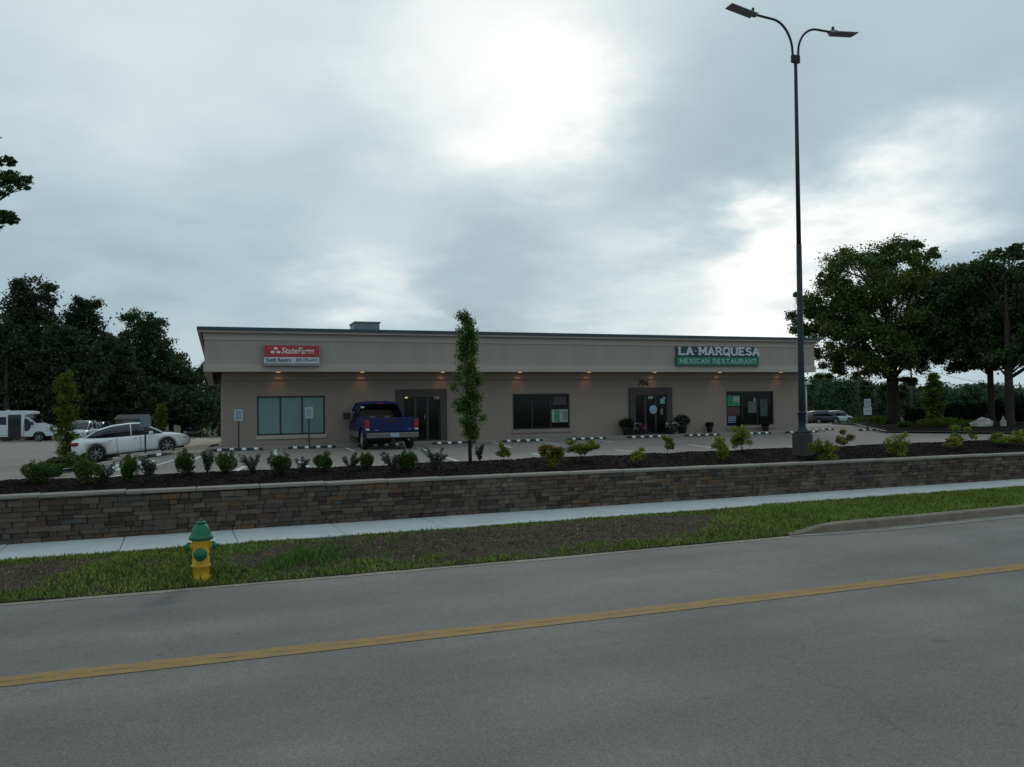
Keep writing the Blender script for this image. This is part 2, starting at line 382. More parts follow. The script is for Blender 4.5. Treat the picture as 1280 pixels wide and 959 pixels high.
# ------------------------------------------------------------------ grass blades on the verge
def bare(x, y):
    t = (y - c_edge(x)) / max(.1, c_swf(x) - c_edge(x))
    n_ = noise.noise(Vector((x * .55 + 3.1, y * 1.1, 4.2))) * .6 + noise.noise(Vector((x * 2.3, y * 2.3, 1.))) * .5
    band = math.exp(-((t - .54) / .36) ** 2)
    k = max(math.exp(-((x + .2) / 3.6) ** 4), .85 * math.exp(-((x + 6.9) / 1.1) ** 4))
    return band * k * 1.35 + n_ * .62 * (1 if x < 4.5 else .3) - .14
def grass(name, n_, xr, label, hmin, hmax, mt, keep):
    P = []; tries = 0
    while len(P) < n_ and tries < n_ * 4:
        tries += 1
        x = random.uniform(*xr); a = c_edge(x) + (.015 if x < 4.4 else .17); b = c_swf(x) + .015
        y = random.uniform(a, b); q = keep(x, y)
        if random.random() < q: P.append((x, y, verge_z(x, y), q))
    P = np.array(P); m_ = len(P)
    ang = rng.uniform(0, 2 * np.pi, m_); h = rng.uniform(hmin, hmax, m_) * (.6 + .4 * P[:, 3]); wd_ = rng.uniform(.004, .009, m_)
    lean = rng.uniform(.1, .9, m_) * h; la = rng.uniform(0, 2 * np.pi, m_)
    dx, dy = np.cos(ang) * wd_, np.sin(ang) * wd_
    V = np.zeros((m_, 4, 3)); V[:, 0] = P[:, :3] - np.c_[dx, dy, np.zeros(m_)]; V[:, 1] = P[:, :3] + np.c_[dx, dy, np.zeros(m_)]
    mid = P[:, :3] + np.c_[np.cos(la) * lean * .35, np.sin(la) * lean * .35, h * .62]
    V[:, 2] = mid + np.c_[dx, dy, np.zeros(m_)] * .7
    V[:, 3] = P[:, :3] + np.c_[np.cos(la) * lean, np.sin(la) * lean, h]
    i = np.arange(m_)[:, None] * 4; F = np.concatenate([i + [[0, 1, 2]], i + [[0, 2, 3]]])
    o = link(name, np_mesh(name, V.reshape(-1, 3), F, [mt]), None, label=label, cat='grass', kind='stuff'); return o
m_gr = leafmat('verge_grass', (.145, .200, .046), .4, .55)
m_gr2 = leafmat('dry_grass', (.20, .18, .08), .3, .35)
grass('verge_grass', 150000, (-11, 24), 'short green grass on the verge between road and pavement', .025, .07, m_gr, lambda x, y: min(1, max(.008, .9 - 2.3 * max(0, bare(x, y)) + .5 * noise.noise(Vector((x * 1.1, y * 2.2, 9))))))
grass('dry_verge_grass', 5000, (-11, 14), 'sparse dry grass stalks on the bare soil of the verge', .02, .06, m_gr2, lambda x, y: max(.05, .5 + .9 * noise.noise(Vector((x * 2.4, y * 2.4, 7)))))
m_gr3 = leafmat('lush_grass', (.080, .150, .036), .4, .35)
hq = Vector((-3.35, 0, 0)); hy0 = c_edge(-3.35)
grass('tall_grass_clump', 3600, (-4.6, -1.2), 'taller lush green grass growing round the hydrant', .07, .16, m_gr3, lambda x, y: max(0, math.exp(-((x + 2.9) / .42) ** 2 - ((y - c_edge(x) - 1.15) / .55) ** 2) + .45 * math.exp(-((x + 3.9) / .3) ** 2 - ((y - c_edge(x) - .5) / .4) ** 2) + .3 * noise.noise(Vector((x * 3, y * 3, 2)))))
grass('edge_weeds', 5200, (-10, 22), 'ragged taller grass tufts along the pavement edge of the verge', .05, .11, m_gr, lambda x, y: max(0, math.exp(-((c_swf(x) - y) / .16) ** 2) * (.25 + 1.3 * noise.noise(Vector((x * 1.7, 3, 5))))))
# clods and pebbles on the bare soil
def scatter_bits(name, pts, smin, smax, mt, label, cat, flat=.6):
    Vb = np.array([(1, 0, 0), (-1, 0, 0), (0, 1, 0), (0, -1, 0), (0, 0, 1), (0, 0, -1)], float); Fb = np.array([(0, 2, 4), (2, 1, 4), (1, 3, 4), (3, 0, 4), (2, 0, 5), (1, 2, 5), (3, 1, 5), (0, 3, 5)])
    m_ = len(pts); s_ = rng.uniform(smin, smax, (m_, 1, 1)) * rng.uniform(.6, 1.3, (m_, 1, 3)); s_[:, :, 2] *= flat
    a = rng.uniform(0, 6.28, m_); c_, sn = np.cos(a), np.sin(a); V = np.repeat(Vb[None], m_, 0) * s_ * rng.uniform(.7, 1.2, (m_, 6, 1))
    X = V[:, :, 0] * c_[:, None] - V[:, :, 1] * sn[:, None]; Y = V[:, :, 0] * sn[:, None] + V[:, :, 1] * c_[:, None]; V = np.stack([X, Y, V[:, :, 2]], 2) + np.array(pts)[:, None, :]
    F = (np.arange(m_)[:, None, None] * 6 + Fb[None]).reshape(-1, 3)
    return link(name, np_mesh(name, V.reshape(-1, 3), F, [mt]), None, label=label, cat=cat, kind='stuff')
pts = []
while len(pts) < 6000:
    x = random.uniform(-10, 8); y = random.uniform(c_edge(x) + .05, c_swf(x))
    if random.random() < bare(x, y) * .9: pts.append((x, y, verge_z(x, y) + .003))
scatter_bits('soil_clods', pts, .006, .022, mat('soil_clods', (.075, .057, .042), .95, isl=.4, spec=.1), 'small clods and crumbs of bare brown soil on the verge', 'soil')
scatter_bits('pale_pebbles', random.sample(pts, 70), .008, .022, mat('pale_pebble', (.42, .38, .33), .85, isl=.3), 'scattered pale pebbles on the bare soil of the verge', 'pebbles')
# ------------------------------------------------------------------ parking lot and markings
m_lot = mat('parking_lot_concrete', (.225, .195, .175), .85, var=.13, vscale=.25, fine=.14, fscale=22, spec=.3, bump=.15, bscale=60)
LX = [-75, -60, -50, -40, -34, -28, -24] + [round(v, 2) for v in np.linspace(-21, 34, 56)] + [38, 44, 52, 60]
LT = [0] + list(np.linspace(1, 42, 34)) + [46, 50, 55, 62, 70, 80, 100]
V = []
for t in LT:
    for x in LX:
        y = c_crest(x) + .25 + t
        V.append((x, y, lot(x, y)))
n = len(LX); F = [(j * n + i, j * n + i + 1, (j + 1) * n + i + 1, (j + 1) * n + i) for j in range(len(LT) - 1) for i in range(n - 1)]
link('parking_lot', np_mesh('parking_lot', V, F, [m_lot], True), kind='structure')
def ground_line(px_a, px_b, w_, name='parking_line', mt=None, dz=.006):
    a = hit(*px_a, lot); b = hit(*px_b, lot); d = (b - a); d.z = 0; d.normalize(); nn = Vector((-d.y, d.x, 0)) * w_ / 2
    k = max(2, int((b - a).length / .6)); V = []
    for i in range(k + 1):
        q = a.lerp(b, i / k)
        for s_ in (-1, 1): p = q + nn * s_; V.append((p.x, p.y, lot(p.x, p.y) + dz))
    F = [(2 * i, 2 * i + 1, 2 * i + 3, 2 * i + 2) for i in range(k)]
    return link(name, np_mesh(name, V, F, [mt or m_wht], False), None, kind='structure')
# ------------------------------------------------------------------ the building
O = hit(278, 562.7, lot, 80); Rr = hit(1000, 540.2, lot, 80)
U = (Rr - O); U.z = 0; BL = U.length; U.normalize(); NV = Vector((U.y, -U.x, 0))      # NV points out of the front wall
ZB = .55; O.z = ZB
rzb = math.atan2(U.y, U.x)
bld = empty('shop_building', O, rzb, 'long single-storey beige commercial building with flat roof behind the car park', 'building')
# local frame of the building: x along the front, y away from the street, z up
Minv = (Matrix.Translation(O) @ Matrix.Rotation(rzb, 4, 'Z')).inverted()
def face(px, py, yl=0.):
    """pixel -> (x, z) on the building's own vertical plane y = yl"""
    a = Minv @ Vector((0, 0, CAM_H)); d = Minv.to_3x3() @ ray(px, py); t = (yl - a.y) / d.y; q = a + d * t; return q.x, q.z
m_wall = mat('painted_block_wall', (.272, .226, .194), .9, var=.06, vscale=.6, bump=.25, bscale=30, spec=.2, fine=.04, fscale=14)
# block courses in the paint, as relief
def add_blocks(m):
    t = m.node_tree; b = t.nodes['Principled BSDF']; br = t.nodes.new('ShaderNodeTexBrick'); co = t.nodes.new('ShaderNodeTexCoord')
    sx = t.nodes.new('ShaderNodeSeparateXYZ'); cx = t.nodes.new('ShaderNodeCombineXYZ'); t.links.new(co.outputs['Object'], sx.inputs[0])
    ad = t.nodes.new('ShaderNodeMath'); ad.operation = 'ADD'; t.links.new(sx.outputs[0], ad.inputs[0]); t.links.new(sx.outputs[1], ad.inputs[1])
    t.links.new(ad.outputs[0], cx.inputs[0]); t.links.new(sx.outputs[2], cx.inputs[1]); t.links.new(cx.outputs[0], br.inputs['Vector'])
    br.inputs['Scale'].default_value = 1; br.inputs['Mortar Size'].default_value = .006; br.inputs['Brick Width'].default_value = .4; br.inputs['Row Height'].default_value = .2; br.inputs['Mortar Smooth'].default_value = .4
    bp = t.nodes.new('ShaderNodeBump'); bp.inputs['Distance'].default_value = .01; bp.inputs['Strength'].default_value = .4; bp.invert = True
    t.links.new(br.outputs['Fac'], bp.inputs['Height'])
    old = b.inputs['Normal'].links[0].from_socket; t.links.new(old, bp.inputs['Normal']); t.links.new(bp.outputs[0], b.inputs['Normal'])
    src = b.inputs['Base Color'].links[0].from_socket; mxx = t.nodes.new('ShaderNodeMixRGB'); mxx.blend_type = 'MULTIPLY'; mxx.inputs[2].default_value = (.90, .90, .90, 1)
    t.links.new(src, mxx.inputs[1]); t.links.new(br.outputs['Fac'], mxx.inputs[0]); t.links.new(mxx.outputs[0], b.inputs['Base Color'])
add_blocks(m_wall)
m_fasc = mat('beige_render', (.335, .285, .258), .85, var=.07, vscale=.9, stretch=(2.2, 2.2, .10), fine=.03, spec=.2, bump=.08, bscale=90)
m_trim = mat('pale_beige_trim', (.38, .335, .30), .8, var=.05, vscale=1, spec=.25)
m_cop = mat('dark_green_metal_coping', (.025, .055, .07), .4, metal=.3)
m_soff = mat('soffit_panel', (.30, .255, .215), .9)
m_bronze = mat('dark_bronze_frame', (.030, .026, .023), .45, metal=.3)
m_glass = mat('dark_window_glass', (.009, .009, .009), .08, spec=.15)
m_film = mat('teal_window_film', (.15, .245, .24), .35, var=.08, vscale=1.5, spec=.3)
rects = {'w1': (face(321, 495.5), face(406.5, 542.5)), 'd1': (face(495, 487.5), face(558, 551.5)), 'w2': (face(640.5, 492.5), face(712.5, 535.5)),
         'd2': (face(786, 485.5), face(839.5, 543)), 'w3': (face(907.5, 489.5), face(967.5, 531))}
rects = {k: (a[0], b[0], b[1], a[1]) for k, (a, b) in rects.items()}     # x0,x1,z0,z1
for k in ('d1', 'd2'): a = rects[k]; rects[k] = (a[0], a[1], 0.06, a[3])
Z0, ZS = -.6, face(640, 464)[1] + .03
OV, SO = 1.15, .62                                                      # overhang in front, at the ends
ZF0 = face(257, 464.7, -OV)[1]; ZF1 = face(257, 409, -OV)[1]; ZCN = face(262, 424.8, -OV)[1]
ZS = ZF0 + .02
xsb = sorted({0, BL} | {v for r in rects.values() for v in r[:2]})
wb = MB().m(m_wall); TH = .3; DEP = 16.
for i in range(len(xsb) - 1):
    a, b = xsb[i], xsb[i + 1]; r = [q for q in rects.values() if abs(q[0] - a) < 1e-4]
    if r:
        r = r[0]; wb.box(a, b, 0, TH, Z0, r[2]); wb.box(a, b, 0, TH, r[3], ZS)
    else: wb.box(a, b, 0, TH, Z0, ZS)
wb.build('front_wall', None, bld)
bx('side_wall', m_wall, bld, 0, TH, TH, DEP, Z0, ZS); bx('side_wall', m_wall, bld, BL - TH, BL, TH, DEP, Z0, ZS); bx('rear_wall', m_wall, bld, TH, BL - TH, DEP - TH, DEP, Z0, ZS)
# fascia box all round, soffit, cornice, coping
X0, X1, Y0, Y1 = -SO, BL + .02, -OV, DEP + .3
def ringbox(name, mt, out, z0, z1, th=.25):
    b = MB().m(mt); a0, a1, c0, c1 = X0 - out, X1 + out, Y0 - out, Y1 + out
    b.box(a0, a1, c0, c0 + th, z0, z1); b.box(a0, a1, c1 - th, c1, z0, z1); b.box(a0, a0 + th, c0 + th, c1 - th, z0, z1); b.box(a1 - th, a1, c0 + th, c1 - th, z0, z1)
    return b.build(name, None, bld)
ringbox('fascia', m_fasc, 0, ZF0 + .30, ZCN)
ringbox('fascia_trim_band', m_trim, .04, ZF0, ZF0 + .30, .29)
ringbox('cornice', m_trim, .03, ZCN, ZCN + .22)
ringbox('cornice', m_trim, .07, ZCN + .22, ZCN + .30)
ringbox('cornice', m_trim, .12, ZCN + .30, ZF1 - .20)
ringbox('cornice', m_trim, .20, ZF1 - .20, ZF1 - .11)
ringbox('coping', m_cop, .26, ZF1 - .11, ZF1, .5)
# expansion joints of the render: thin recessed-looking battens between fascia panels
for k_ in range(1, 7):
    xx = X0 + (X1 - X0) * k_ / 7; bx('fascia_joint', m_fasc, bld, xx - .008, xx + .008, Y0 - .006, Y0 + .01, ZF0 + .31, ZCN - .005)
bx('soffit', m_soff, bld, X0 + .27, X1 - .27, Y0 + .27, TH, ZF0 + .05, ZF0 + .09)
zw = face(640, 474)[1]
bx('wall_frieze', m_soff, bld, -.02, BL + .02, -.10, -.002, zw, ZF0 + .045, bev=.01)
bx('roof_deck', mat('roof_membrane', (.30, .30, .29), .9), bld, X0 + .26, X1 - .26, Y0 + .26, Y1 - .26, ZF1 - .45, ZF1 - .40)
# hvac unit
ha = face(441, 412, 6.); hb = face(474.5, 403, 6.)
hv = empty('rooftop_unit', Minv.inverted() @ Vector(((ha[0] + hb[0]) / 2, 6.8, ZF1 - .40)), rzb, 'grey metal air conditioning unit on the flat roof above the blue pickup', 'air conditioner')
hw = (hb[0] - ha[0]) / 2; hh = hb[1] - ZF1 + .40
mm = mat('grey_unit_metal', (.13, .17, .19), .5, metal=.3, var=.1, vscale=2)
bx('casing', mm, hv, -hw + .12, hw, -.8, .8, .1, hh - .05, bev=.02); bx('lid', mm, hv, -hw + .07, hw + .05, -.85, .85, hh - .048, hh + .02, bev=.01)
bx('base_rail', mat('dark_rail', (.05, .05, .05), .7), hv, -hw + .1, hw, -.75, .75, 0, .098)
for i in range(5): bx('louvre', mat('dark_louvre', (.05, .06, .07), .6), hv, hw - 1.05, hw - .15, -.83, -.802, .22 + i * .09, .27 + i * .09)
hd = MB().m(mm); hd.prism([(-hw - .18, .1), (-hw + .118, .1), (-hw + .118, hh - .1)], -.7, .7, T=Matrix(((1, 0, 0, 0), (0, 0, 1, 0), (0, 1, 0, 0), (0, 0, 0, 1)))); hd.build('intake_hood', None, hv)
# windows
def window(r, n_, film, mull=None, sill=True):
    x0, x1, z0, z1 = r; f = empty('window'); f.parent = bld; fw = .06
    b = MB().m(m_bronze); y0, y1 = .03, .13
    b.box(x0, x1, y0, y1, z1 - fw, z1, bev=.006); b.box(x0, x1, y0, y1, z0, z0 + fw, bev=.006)
    b.box(x0, x0 + fw, y0, y1, z0 + fw, z1 - fw, bev=.006); b.box(x1 - fw, x1, y0, y1, z0 + fw, z1 - fw, bev=.006)
    b.build('frame', None, f)
    st = (x1 - x0 - 2 * fw) / n_; panes = []
    for i in range(n_):
        a = x0 + fw + st * i; 
        if i: bx('mullion', m_bronze, f, a - .03, a + .03, y0 + .005, y1 - .005, z0 + fw, z1 - fw, bev=.005)
        bx('pane', m_film if film else m_glass, f, a + (.03 if i else 0), a + st - (.03 if i < n_ - 1 else 0), .075, .085, z0 + fw, z1 - fw)
        panes.append((a, a + st))
    if sill: bx('sill', m_trim if film else m_wall, f, x0 - .05, x1 + .05, -.06, .028, z0 - .16, z0 - .004, bev=.01)
    return f, panes
f1, p1 = window(rects['w1'], 3, True)
f2, p2 = window(rects['w2'], 3, False)
f3, p3 = window(rects['w3'], 3, False)
# a room behind the dark glass is not visible; posters stand against the panes
def sheet(name, mt, parent, pxa, pxb, y0=.060, y1=.0745, **k):
    a = face(*pxa, .07); b = face(*pxb, .07); return bx(name, mt, parent, a[0], b[0], y0, y1, b[1], a[1], **k)
m_pw = mat('pale_poster', (.26, .32, .30), .5, var=.25, vscale=9); m_pg = mat('green_poster', (.02, .19, .09), .5, var=.4, vscale=6); m_pr = mat('dark_red_poster', (.06, .02, .022), .5, var=.3, vscale=5)
sheet('poster', m_pw, f2, (689.5, 512), (711, 527.5), y0=.066, label='pale green and white poster in the window corner')
sheet('poster_print', m_pg, f2, (693, 512.3), (699.5, 527.2), y0=.062, y1=.0655); sheet('poster_print', mat('grey_print', (.16, .17, .17), .5), f2, (703, 513.5), (709, 525), y0=.062, y1=.0655)
sheet('poster', mat('dark_mauve_poster', (.035, .025, .03), .5), f2, (691, 495.5), (708, 506), y0=.066)
sheet('poster', m_pg, f3, (909, 494.5), (925, 507.5), y0=.066, label='green and white poster'); sheet('poster_print', m_pw, f3, (916, 495.5), (924, 503), y0=.062, y1=.0655)
sheet('poster', m_pr, f3, (909, 509), (925, 519.5), y0=.066, label='dark red poster')
m_bl = mat('blue_white_notice', (.16, .22, .30), .5)
for i in range(4): sheet('notice_strip', m_bl, f3, (910, 520.6 + i * 2.2), (920, 522.0 + i * 2.2), y0=.066)
sheet('poster', mat('grey_portrait_poster', (.10, .11, .10), .5, var=.6, vscale=7), f3, (935, 502), (945.5, 516), y0=.066); sheet('poster', mat('dark_green_poster', (.02, .05, .04), .5, var=.5, vscale=5), f3, (950, 499), (959.5, 520), y0=.066)
sheet('notice_strip', m_pw, f3, (942, 497.5), (944.5, 502), y0=.066)
# doors
m_door = mat('brown_door_surround', (.050, .041, .038), .7, var=.1, vscale=3)
m_int = mat('interior_olive', (.035, .032, .018), .8)
def shopdoor(r, name):
    x0, x1, z0, z1 = r; e = empty(name); e.parent = bld; W_ = x1 - x0; sw_ = W_ * .13
    b = MB().m(m_door); b.box(x0 - .02, x0 + sw_, -.10, .12, z0, z1 + .02, bev=.01); b.box(x1 - sw_, x1 + .02, -.10, .12, z0, z1 + .02, bev=.01); b.box(x0 + sw_ + .001, x1 - sw_ - .001, -.10, .12, z1 - .32, z1 + .02, bev=.01)
    b.build('surround', None, e)
    a, c = x0 + sw_ + .002, x1 - sw_ - .002; zt = z1 - .322; n_ = 3; st = (c - a) / n_
    for i in range(n_):
        l, rr = a + i * st, a + (i + 1) * st
        fr = MB().m(m_bronze); t_ = .055
        fr.box(l, rr, .0, .06, zt - t_, zt); fr.box(l, rr, 0, .06, z0, z0 + .16); fr.box(l, l + t_, 0, .06, z0 + .16, zt - t_); fr.box(rr - t_, rr, 0, .06, z0 + .16, zt - t_)
        d_ = fr.build('door_leaf' if i == 1 else 'sidelight', None, e)
        bx('pane', m_glass, d_, l + t_, rr - t_, .03, .04, z0 + .16, zt - t_)
        if i == 1:
            hb_ = MB().m(mat('steel_handle', (.4, .4, .4), .3, metal=1)); hb_.tube([(rr - .14, -.05, z0 + .9), (rr - .14, -.05, z0 + 1.25)], .012, 6); hb_.build('handle', None, d_)
    return e
e1 = shopdoor(rects['d1'], 'glass_door'); e2 = shopdoor(rects['d2'], 'glass_door')
bx('threshold_step', mat('door_step_concrete', (.30, .29, .27), .9), e1, rects['d1'][0], rects['d1'][1], -.6, -.102, -.05, .09)
bx('threshold_step', MATS['door_step_concrete'], e2, rects['d2'][0], rects['d2'][1], -.6, -.102, -.05, .09)
m_whiteish = mat('white_vinyl', (.42, .45, .46), .5)
m_cy = mat('pale_blue_sticker', (.22, .36, .42), .5, var=.4, vscale=14)
def sticker(parent, px, py, w_, h_, mt, yl=-.004):
    a = face(px - w_ / 2, py - h_ / 2, yl); b = face(px + w_ / 2, py + h_ / 2, yl); return bx('door_sticker', mt, parent, a[0], b[0], -.008, -.003, b[1], a[1])
def textobj(name, txt, mt, parent, px, py, hpx, wpx, yl, depth=.006, **k):
    me = text_mesh(txt, 1., 0.0, **k); xs_ = [v.co.x for v in me.vertices]; ys_ = [v.co.y for v in me.vertices]
    w0, h0 = max(xs_) - min(xs_), max(ys_) - min(ys_); cx_, cy_ = (max(xs_) + min(xs_)) / 2, (max(ys_) + min(ys_)) / 2
    a = face(px - wpx / 2, py - hpx / 2, yl); b = face(px + wpx / 2, py + hpx / 2, yl); W_, H_ = b[0] - a[0], a[1] - b[1]
    bmx = bmesh.new(); bmx.from_mesh(me); r = bmesh.ops.extrude_face_region(bmx, geom=bmx.faces[:]); 
    for v in [g for g in r['geom'] if isinstance(g, bmesh.types.BMVert)]: v.co.z += depth / max(1e-6, H_ / h0)
    for v in bmx.verts:
        v.co = Vector((a[0] + W_ / 2 + (v.co.x - cx_) * W_ / w0, yl - v.co.z * H_ / h0, (a[1] + b[1]) / 2 + (v.co.y - cy_) * H_ / h0))
    bmesh.ops.recalc_face_normals(bmx, faces=bmx.faces); m2 = bpy.data.meshes.new(name); bmx.to_mesh(m2); bmx.free(); m2.materials.append(mt)
    return link(name, m2, parent)
textobj('door_number', '758', m_whiteish, e1, 545.5, 497.5, 3.6, 7.5, -.101, offset=.02)
textobj('door_number', '756', mat('black_numerals', (.012, .012, .012), .6), bld, 804.5, 478.5, 6.5, 12.5, -.003, depth=.03, offset=.02)
bx('door_light', mat('lit_door_lamp', (.8, .6, .3), .5, emis=(1, .62, .25), estr=.7), e1, face(507, 497)[0] - .05, face(507, 497)[0] + .05, -.15, -.101, face(507, 498)[1], face(507, 496.5)[1])
sticker(e2, 813, 497, 6, 3.4, mat('pale_green_notice', (.20, .32, .25), .5)); sticker(e2, 828, 501.5, 6, 6, m_cy); sticker(e2, 830, 497.5, 3, 3, m_cy); sticker(e2, 827, 514.5, 3, 7, mat('brown_white_notice', (.20, .15, .12), .5, var=.4, vscale=12))
sb = MB().m(m_cy); cc_ = face(816.5, 512, -.004)
sb.lathe([(.20, 0), (.205, .002), (.20, .004)], 14, (cc_[0], -.0035, cc_[1]), T=Matrix.Rotation(R(90), 4, 'X')); sb.build('door_sticker', None, e2)
# soffit downlights
m_lamp = mat('lit_amber_downlight', (.8, .5, .2), .5, emis=(1, .50, .16), estr=2.5); m_can = mat('lamp_can', (.3, .28, .25), .5)
for i, px in enumerate((272, 348, 453, 553.5, 650, 736.5, 818.5, 900, 976.5)):
    yl = -.42; xx = face(px, 469, yl)[0]
    e = empty('downlight', Minv.inverted() @ Vector((xx, yl, ZF0 + .05)), rzb, None, None); 
    side = ['at the left end of the soffit', 'over the teal window', 'over the blue pickup', 'right of the dark double door', 'over the left edge of the middle dark window', 'midway between middle window and restaurant door', 'over the restaurant door number', 'left of the poster window below the restaurant sign', 'nearest the tall lamp post'][i]
    tag(e, 'small amber recessed downlight in the soffit ' + side.replace('of the soffit', ''), 'light', 'downlights along the soffit')
    b = MB().m(m_can); b.lathe([(.11, -.03), (.12, -.03), (.12, -.0), (.09, 0)], 14); b.build('rim', None, e)
    b = MB().m(m_lamp if i else m_can); b.lathe([(.085, -.034), (.085, -.031)], 12); b.build('lens', None, e)
    if i:
        ld = bpy.data.lights.new('downlight_bulb', 'SPOT'); ld.energy = 3.2; ld.color = (1, .42, .10); ld.spot_size = R(66); ld.spot_blend = .8; ld.shadow_soft_size = .05
        lo = bpy.data.objects.new('downlight_bulb', ld); col.objects.link(lo); lo.parent = e; lo.location = (0, 0, -.06); lo.rotation_euler = (R(38), 0, 0)
# shop signs (mounted on the fascia; each a thing of its own)
YF = -OV
def signbox(name, pxa, pxb, label, th, ye=YF):
    a = face(*pxa, ye - th); b = face(*pxb, ye - th)
    e = empty(name, Minv.inverted() @ Vector((0, 0, 0)), rzb, label, 'sign'); return e, a[0], b[0], b[1], a[1]
m_red = mat('red_sign_face', (.36, .022, .030), .45, var=.05); m_wf = mat('white_sign_face', (.46, .52, .54), .5); m_can2 = mat('sign_cabinet_grey', (.22, .23, .24), .5, metal=.2)
e, a0, a1, z0, z1 = signbox('insurance_sign', (329, 430), (400, 457.5), 'red and white boxed shop sign on the left of the fascia', .22)
TY = YF - .22
bx('cabinet', m_can2, e, a0, a1, TY, YF - .002, z0, z1, bev=.01)
zs = face(364, 446.5, TY)[1]
bx('red_panel', m_red, e, a0 + .03, a1 - .03, TY - .012, TY - .001, zs, z1 - .05); bx('white_panel', m_wf, e, a0 + .03, a1 - .03, TY - .012, TY - .001, z0 + .10, zs - .003)
m_lw = mat('white_sign_letters', (.62, .62, .60), .5); m_lb = mat('dark_sign_letters', (.02, .045, .055), .6)
textobj('lettering', 'StateFarm', m_lw, e, 372, 438.6, 8.3, 41, TY - .013, shear=.25, offset=.022)
textobj('lettering', 'Keith Rentro', m_lb, e, 348.5, 450, 5.2, 31, TY - .013, offset=.02)
textobj('lettering', '859-276-6415', m_lb, e, 383.5, 450, 4.4, 27, TY - .013, offset=.01)
lg = MB().m(m_lw)
for px, py in ((344.5, 435.6), (341, 440.3), (348, 440.3)):
    q = face(px, py, TY); lg.lathe([(.085, 0), (.085, .008)], 14, (q[0], TY - .0125, q[1]), T=Matrix.Rotation(R(90), 4, 'X') @ Matrix.Diagonal((.95, .62, 1, 1)))
lg.build('three_oval_emblem', None, e)
# stroke letters with slab serifs
GL = {'L': [((0, 0), (0, 1)), ((0, 0), (.6, 0))], 'A': [((0, 0), (.35, 1)), ((.35, 1), (.7, 0)), ((.13, .32), (.57, .32))], 'M': [((0, 0), (0, 1)), ((0, 1), (.4, .25)), ((.4, .25), (.8, 1)), ((.8, 1), (.8, 0))],
      'R': [((0, 0), (0, 1)), ((0, 1), (.45, 1)), ((.45, 1), (.6, .85)), ((.6, .85), (.6, .65)), ((.6, .65), (.45, .5)), ((.45, .5), (0, .5)), ((.35, .5), (.66, 0))],
      'Q': [((.15, 0), (.55, 0)), ((.55, 0), (.7, .2)), ((.7, .2), (.7, .8)), ((.7, .8), (.55, 1)), ((.55, 1), (.15, 1)), ((.15, 1), (0, .8)), ((0, .8), (0, .2)), ((0, .2), (.15, 0)), ((.4, .2), (.75, -.18))],
      'U': [((0, 1), (0, .2)), ((0, .2), (.15, 0)), ((.15, 0), (.55, 0)), ((.55, 0), (.7, .2)), ((.7, .2), (.7, 1))], 'E': [((0, 0), (0, 1)), ((0, 0), (.6, 0)), ((0, .5), (.45, .5)), ((0, 1), (.6, 1))],
      'S': [((0, .08), (.45, 0)), ((.45, 0), (.6, .15)), ((.6, .15), (.6, .35)), ((.6, .35), (.05, .62)), ((.05, .62), (.05, .85)), ((.05, .85), (.2, 1)), ((.2, 1), (.58, .92))],
      'X': [((0, 0), (.65, 1)), ((0, 1), (.65, 0))], 'I': [((.1, 0), (.1, 1))], 'C': [((.6, .15), (.45, 0)), ((.45, 0), (.15, 0)), ((.15, 0), (0, .2)), ((0, .2), (0, .8)), ((0, .8), (.15, 1)), ((.15, 1), (.45, 1)), ((.45, 1), (.6, .85))],
      'N': [((0, 0), (0, 1)), ((0, 1), (.65, 0)), ((.65, 0), (.65, 1))], 'T': [((.35, 0), (.35, 1)), ((0, 1), (.7, 1))]}
SER = {'L': ((0, 1), (0, 0)), 'A': ((0, 0), (.7, 0)), 'M': ((0, 0), (.8, 0), (0, 1), (.8, 1)), 'R': ((0, 0), (.66, 0), (0, 1)), 'U': ((0, 1), (.7, 1)), 'E': ((0, 0),), 'X': ((0, 0), (.65, 0), (0, 1), (.65, 1)), 'I': ((.1, 0), (.1, 1)), 'N': ((0, 0), (.65, 1), (0, 1)), 'T': ((.35, 0),), 'Q': (), 'S': (), 'C': ()}
WD = {'L': .6, 'A': .7, 'M': .8, 'R': .66, 'Q': .7, 'U': .7, 'E': .6, 'S': .6, 'X': .65, 'I': .2, 'C': .6, 'N': .65, 'T': .7}
